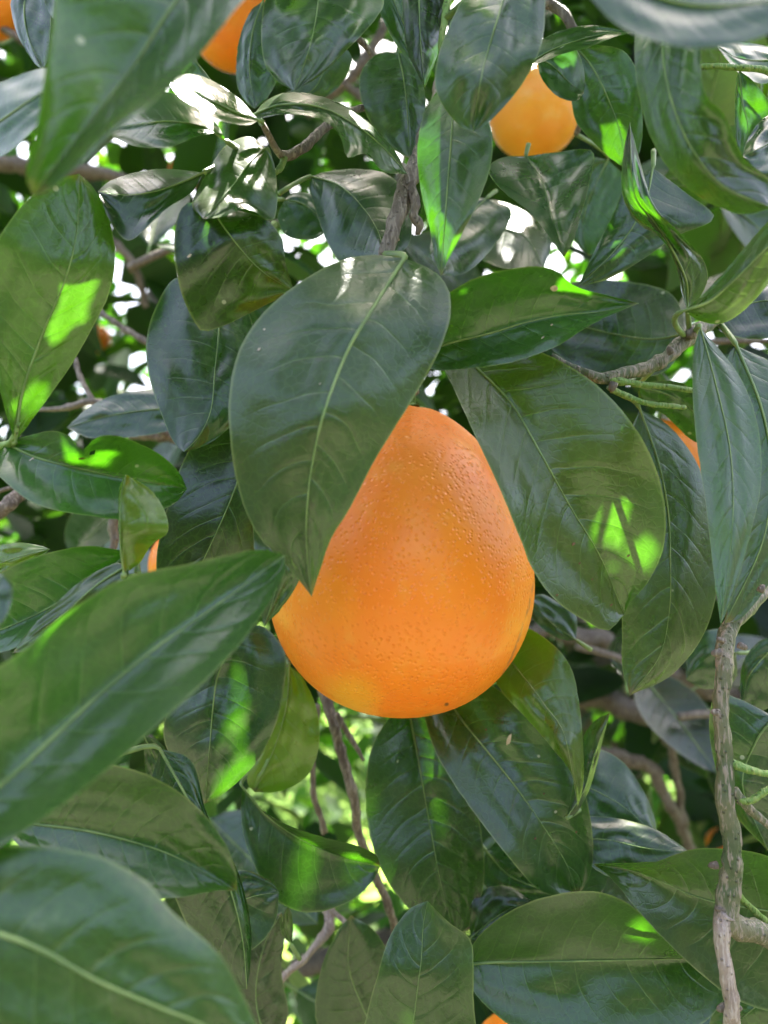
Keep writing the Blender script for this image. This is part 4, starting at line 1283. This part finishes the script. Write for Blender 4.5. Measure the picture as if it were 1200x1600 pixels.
def leaf_mass(name, places, parent=None, mat=FAR):
    """places: (position, direction, up, length, half width, tint) -> one mesh of folded leaves"""
    vs, fs, cols = [], [], []
    for (p, ld, up, L, w, c) in places:
        x = ld.cross(up).normalized()
        z = x.cross(ld).normalized()
        b = len(vs)
        drop = -L * 0.18
        sh = ((0, 0, 0), (0.8, 0.28, 0.3), (1.0, 0.55, 0.3), (0.55, 0.82, 0.2))
        for t_, hw in ((0.0, 0.0), (0.25, 0.8), (0.55, 1.0), (0.82, 0.6), (1.0, 0.0)):
            cpt = p + ld * (L * t_) + z * (drop * t_ * t_)
            if hw == 0:
                vs.append(cpt)
            else:
                vs += [cpt - x * w * hw + z * w * 0.25 * hw, cpt, cpt + x * w * hw + z * w * 0.25 * hw]
        f = [(b, b + 2, b + 1), (b, b + 3, b + 2), (b + 1, b + 2, b + 5, b + 4), (b + 2, b + 3, b + 6, b + 5),
             (b + 4, b + 5, b + 8, b + 7), (b + 5, b + 6, b + 9, b + 8), (b + 7, b + 8, b + 10), (b + 8, b + 9, b + 10)]
        fs += f
        cols += [c] * 11
    me = mesh(name, vs, fs, mat)
    ca = me.color_attributes.new('Tint', 'FLOAT_COLOR', 'POINT')
    flat = []
    for c in cols:
        flat.extend((*c, 1.0))
    ca.data.foreach_set('color', flat)
    return link(name, me, parent)


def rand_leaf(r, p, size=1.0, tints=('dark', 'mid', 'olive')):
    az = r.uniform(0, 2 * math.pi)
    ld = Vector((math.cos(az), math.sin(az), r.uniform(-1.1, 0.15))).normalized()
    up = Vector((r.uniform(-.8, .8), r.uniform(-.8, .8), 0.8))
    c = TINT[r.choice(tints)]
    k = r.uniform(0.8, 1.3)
    return (p, ld, up, r.uniform(0.06, 0.1) * size, r.uniform(0.016, 0.025) * size, tuple(q * k for q in c))


tree = bpy.data.objects.new('orange_tree', None)
COL.objects.link(tree)
tree_base = Vector((0.42, 1.25, 0))
tree.location = tree_base
tag(tree, 'dark shaded interior of the orange tree, trunk, limbs and blurred leaves behind the near twigs', 'tree')


def limb(name, pts, rad, mat=BARK, parent=tree):
    P = [Vector(q) for q in curve(pts, len(pts) * 8)]
    n = len(P)
    rr = [lerp_list(rad, i / (n - 1)) * (1 + 0.15 * noise.noise(P[i] * 9)) for i in range(n)]
    vs, fs = tube([p - tree_base for p in P], rr, 12, rough=0.15)
    return link(name, mesh(name, vs, fs, mat), parent)


limb('trunk', [(0.42, 1.25, -0.05), (0.43, 1.26, 0.4), (0.40, 1.22, 0.8), (0.37, 1.24, 1.15), (0.34, 1.26, 1.4)], [0.10, 0.075, 0.065, 0.055, 0.045])
limb('limb', [(0.38, 1.23, 1.05), (0.15, 1.1, 1.25), (-0.15, 1.05, 1.55), (-0.35, 1.1, 1.95)], [0.035, 0.028, 0.02, 0.012])
limb('limb', [(0.36, 1.24, 1.25), (0.5, 1.1, 1.5), (0.55, 1.0, 1.8), (0.5, 1.0, 2.2)], [0.03, 0.024, 0.018, 0.01])
limb('limb', [(0.40, 1.22, 0.85), (0.7, 1.1, 1.05), (0.95, 1.2, 1.35), (1.1, 1.3, 1.8)], [0.03, 0.025, 0.02, 0.01])
limb('limb', [(0.35, 1.25, 1.35), (0.2, 1.3, 1.7), (0.05, 1.35, 2.1), (0.0, 1.4, 2.5)], [0.03, 0.022, 0.016, 0.01])
limb('limb', [(0.40, 1.22, 0.95), (0.2, 1.0, 1.1), (0.0, 0.8, 1.15), (-0.25, 0.72, 1.1)], [0.022, 0.017, 0.012, 0.006])

# crown beyond the near twigs
r = random.Random(21)
places = []
while len(places) < 14500:
    d = r.uniform(0.62, 2.3)
    px, py = r.uniform(-500, 1700), r.uniform(-700, 1750)
    q = noise.noise(Vector((px / 260, py / 260, d * 2.2)))
    dens = 0.85 + q * 1.4
    if py > 1150:
        dens -= 0.38
    if px < 420 and py < 560:
        dens -= 0.06
    if 780 < px and 900 < py < 1250:
        dens += 0.3
    if r.random() > dens * (d / 2.3) ** 0.5:
        continue
    if on_a_sun_ray(at(px, py, d), 0.055):
        continue
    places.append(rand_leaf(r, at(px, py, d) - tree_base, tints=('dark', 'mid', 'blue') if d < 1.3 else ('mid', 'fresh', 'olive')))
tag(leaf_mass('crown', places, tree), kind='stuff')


# unseen sun blockers added overhead, laid so that the sun reaches the near leaves only through a few holes
SX = SUN.cross(Vector((0, 0, 1))).normalized()
SY = SX.cross(SUN).normalized()
C0 = at(600, 800, 0.24)


def proj(p):
    q = p - C0
    return q.dot(SX), q.dot(SY)


bpy.context.view_layer.update()
DG = bpy.context.evaluated_depsgraph_get()
LIT_3D = [(x, y, d, rad) for x, y, d, rad in LIT if not scene.ray_cast(DG, at(x, y, d) + SUN * 0.022, SUN, distance=0.6)[0]]
LIT = [(*proj(at(x, y, d)), rad * 0.33) for x, y, d, rad in LIT_3D]


def in_view(p, margin):
    q = p - Vector((0, 0, CAM_Z))
    dd = q.dot(VIEW)
    if dd < 0.02:
        return False
    x = q.x / dd * F
    y = q.dot(Vector((0, -SP, CP))) / dd * F
    return abs(x) < 600 + margin / dd * F and abs(y) < 800 + margin / dd * F


r = random.Random(5)
places = []


def blocks(p, ld, x, L, w):
    for (la, lb, rad) in LIT:
        q = C0 + SX * la + SY * lb - p
        q -= SUN * q.dot(SUN)
        s_, x_ = q.dot(ld), q.dot(x)
        if ((s_ / L - 0.5) / (0.5 + rad / L)) ** 2 + (x_ / (w + rad)) ** 2 < 1:
            return True
    return False


CELL = 0.003
shade = {}
targets = []
for p in LEAF_POINTS:
    for k in range(2):
        targets.append(p + Vector((r.uniform(-.004, .004), r.uniform(-.004, .004), r.uniform(-.004, .004))))
for _ in range(900):                         # the big fruit hangs in the shade as well
    x_, y_ = r.uniform(430, 830), r.uniform(620, 1000)
    targets.append(at(x_, y_, r.uniform(0.225, 0.26)))
for size, need in ((1.0, 2), (0.75, 2), (0.5, 1), (0.35, 1), (0.22, 1), (0.15, 1), (0.10, 1)):
    r.shuffle(targets)
    for p0 in targets:
        a, b = proj(p0)
        if shade.get((round(a / CELL), round(b / CELL)), 0) >= need:
            continue
        a += r.uniform(-.012, .012) * size
        b += r.uniform(-.012, .012) * size
        base = C0 + SX * a + SY * b
        t0 = None
        for k in range(-40, 60):
            q = base + SUN * (k * 0.02)
            if 0.05 < q.y < 0.75 and in_view(q, 0.01):
                t0 = k * 0.02
        if t0 is None:
            t0 = (p0 - C0).dot(SUN)
        c = base + SUN * (t0 + r.uniform(0.04, 0.12))
        pl = rand_leaf(r, c, size)
        L, w = pl[3], pl[4]
        up = (SUN + Vector((r.uniform(-.3, .3), r.uniform(-.3, .3), 0))).normalized()
        ld = (pl[1] - up * pl[1].dot(up)).normalized()
        x = ld.cross(up).normalized()
        p = c - ld * L * 0.5
        lift = 0
        while any(in_view(p + ld * L * k, w + 0.004) for k in (0, 0.33, 0.66, 1)) and lift < 8:
            p += SUN * 0.02
            lift += 1
        if lift == 8 or p.y < 0.02:
            continue
        if blocks(p, ld, x, L, w):
            continue
        places.append((p - tree_base, ld, up, L, w, pl[5]))
        q0 = proj(p)
        m = int(L / CELL) + 2
        for i in range(-m, m + 1):
            for j in range(-m, m + 1):
                q = C0 + SX * (q0[0] + i * CELL) + SY * (q0[1] + j * CELL) - p
                q -= SUN * q.dot(SUN)
                if ((q.dot(ld) / L - 0.5) / 0.5) ** 2 + (q.dot(x) / (w * 0.9)) ** 2 < 0.9:
                    kk = (round((q0[0] + i * CELL) / CELL), round((q0[1] + j * CELL) / CELL))
                    shade[kk] = shade.get(kk, 0) + 1
tag(leaf_mass('overhead_sun_blockers', places, tree), kind='stuff')

# trees and shrubs standing beyond, in full sun
r = random.Random(33)
for i, (cx, cy, cz, rx, rz, n, lab) in enumerate([
        (-1.9, 5.2, 1.5, 1.5, 1.5, 3600, 'sunlit green tree far behind on the left, only bright blurs through gaps'),
        (1.7, 5.6, 1.4, 1.6, 1.4, 3600, 'sunlit green tree far behind on the right, only bright blurs through gaps'),
        (0.0, 6.5, 1.0, 1.3, 1.1, 2600, 'low sunlit bush straight behind the tree, bright yellow green through the bottom gaps')]):
    root = bpy.data.objects.new('distant_tree', None)
    COL.objects.link(root)
    root.location = (cx, cy, 0)
    tag(root, lab, 'tree', 'sunlit trees beyond')
    vs, fs = tube([Vector((0, 0, -0.1)), Vector((0.03, 0, 0.5)), Vector((0, 0.05, cz)), Vector((0.05, 0, cz + rz * 0.6))], [0.11, 0.08, 0.06, 0.02], 10, rough=0.1)
    link('trunk', mesh('trunk', vs, fs, BARK), root)
    pl = []
    while len(pl) < n:
        v = Vector((r.gauss(0, 1), r.gauss(0, 1), r.gauss(0, 1))).normalized() * (r.random() ** 0.35)
        q = Vector((v.x * rx, v.y * rx, cz + v.z * rz))
        if noise.noise(q * 1.6 + Vector((i * 9, 0, 0))) < -0.12 and r.random() < 0.8 or q.z < 0.1:
            continue
        pl.append(rand_leaf(r, q, 1.6, ('fresh', 'olive', 'yellow')))
    tag(leaf_mass('crown', pl, root), kind='stuff')

# unseen foliage added on the open side, blocking low sky light
r = random.Random(77)
pl = []
rows = [(-3.2, -3.0, 1.3), (-1.1, -3.6, 1.5), (1.2, -3.5, 1.4), (3.4, -2.8, 1.5), (-4.2, -0.8, 1.4), (4.4, -0.4, 1.4), (0.0, -6.5, 1.9), (-4.6, 1.6, 1.4), (4.6, 1.8, 1.4)]
for (cx, cy, cz) in rows:
    m = 0
    while m < 1500:
        v = Vector((r.gauss(0, 1), r.gauss(0, 1), r.gauss(0, 1))).normalized() * (r.random() ** 0.3)
        q = Vector((cx + v.x * 1.5, cy + v.y * 1.3, cz + 0.2 + v.z * 1.7))
        if q.z < 0.15 or q.z > 2.1:
            continue
        pl.append(rand_leaf(r, q, 2.4, ('dark', 'black', 'mid')))
        m += 1
tag(leaf_mass('sky_blocker_foliage', pl), label='unseen foliage added round the camera to block low sky light', kind='stuff')
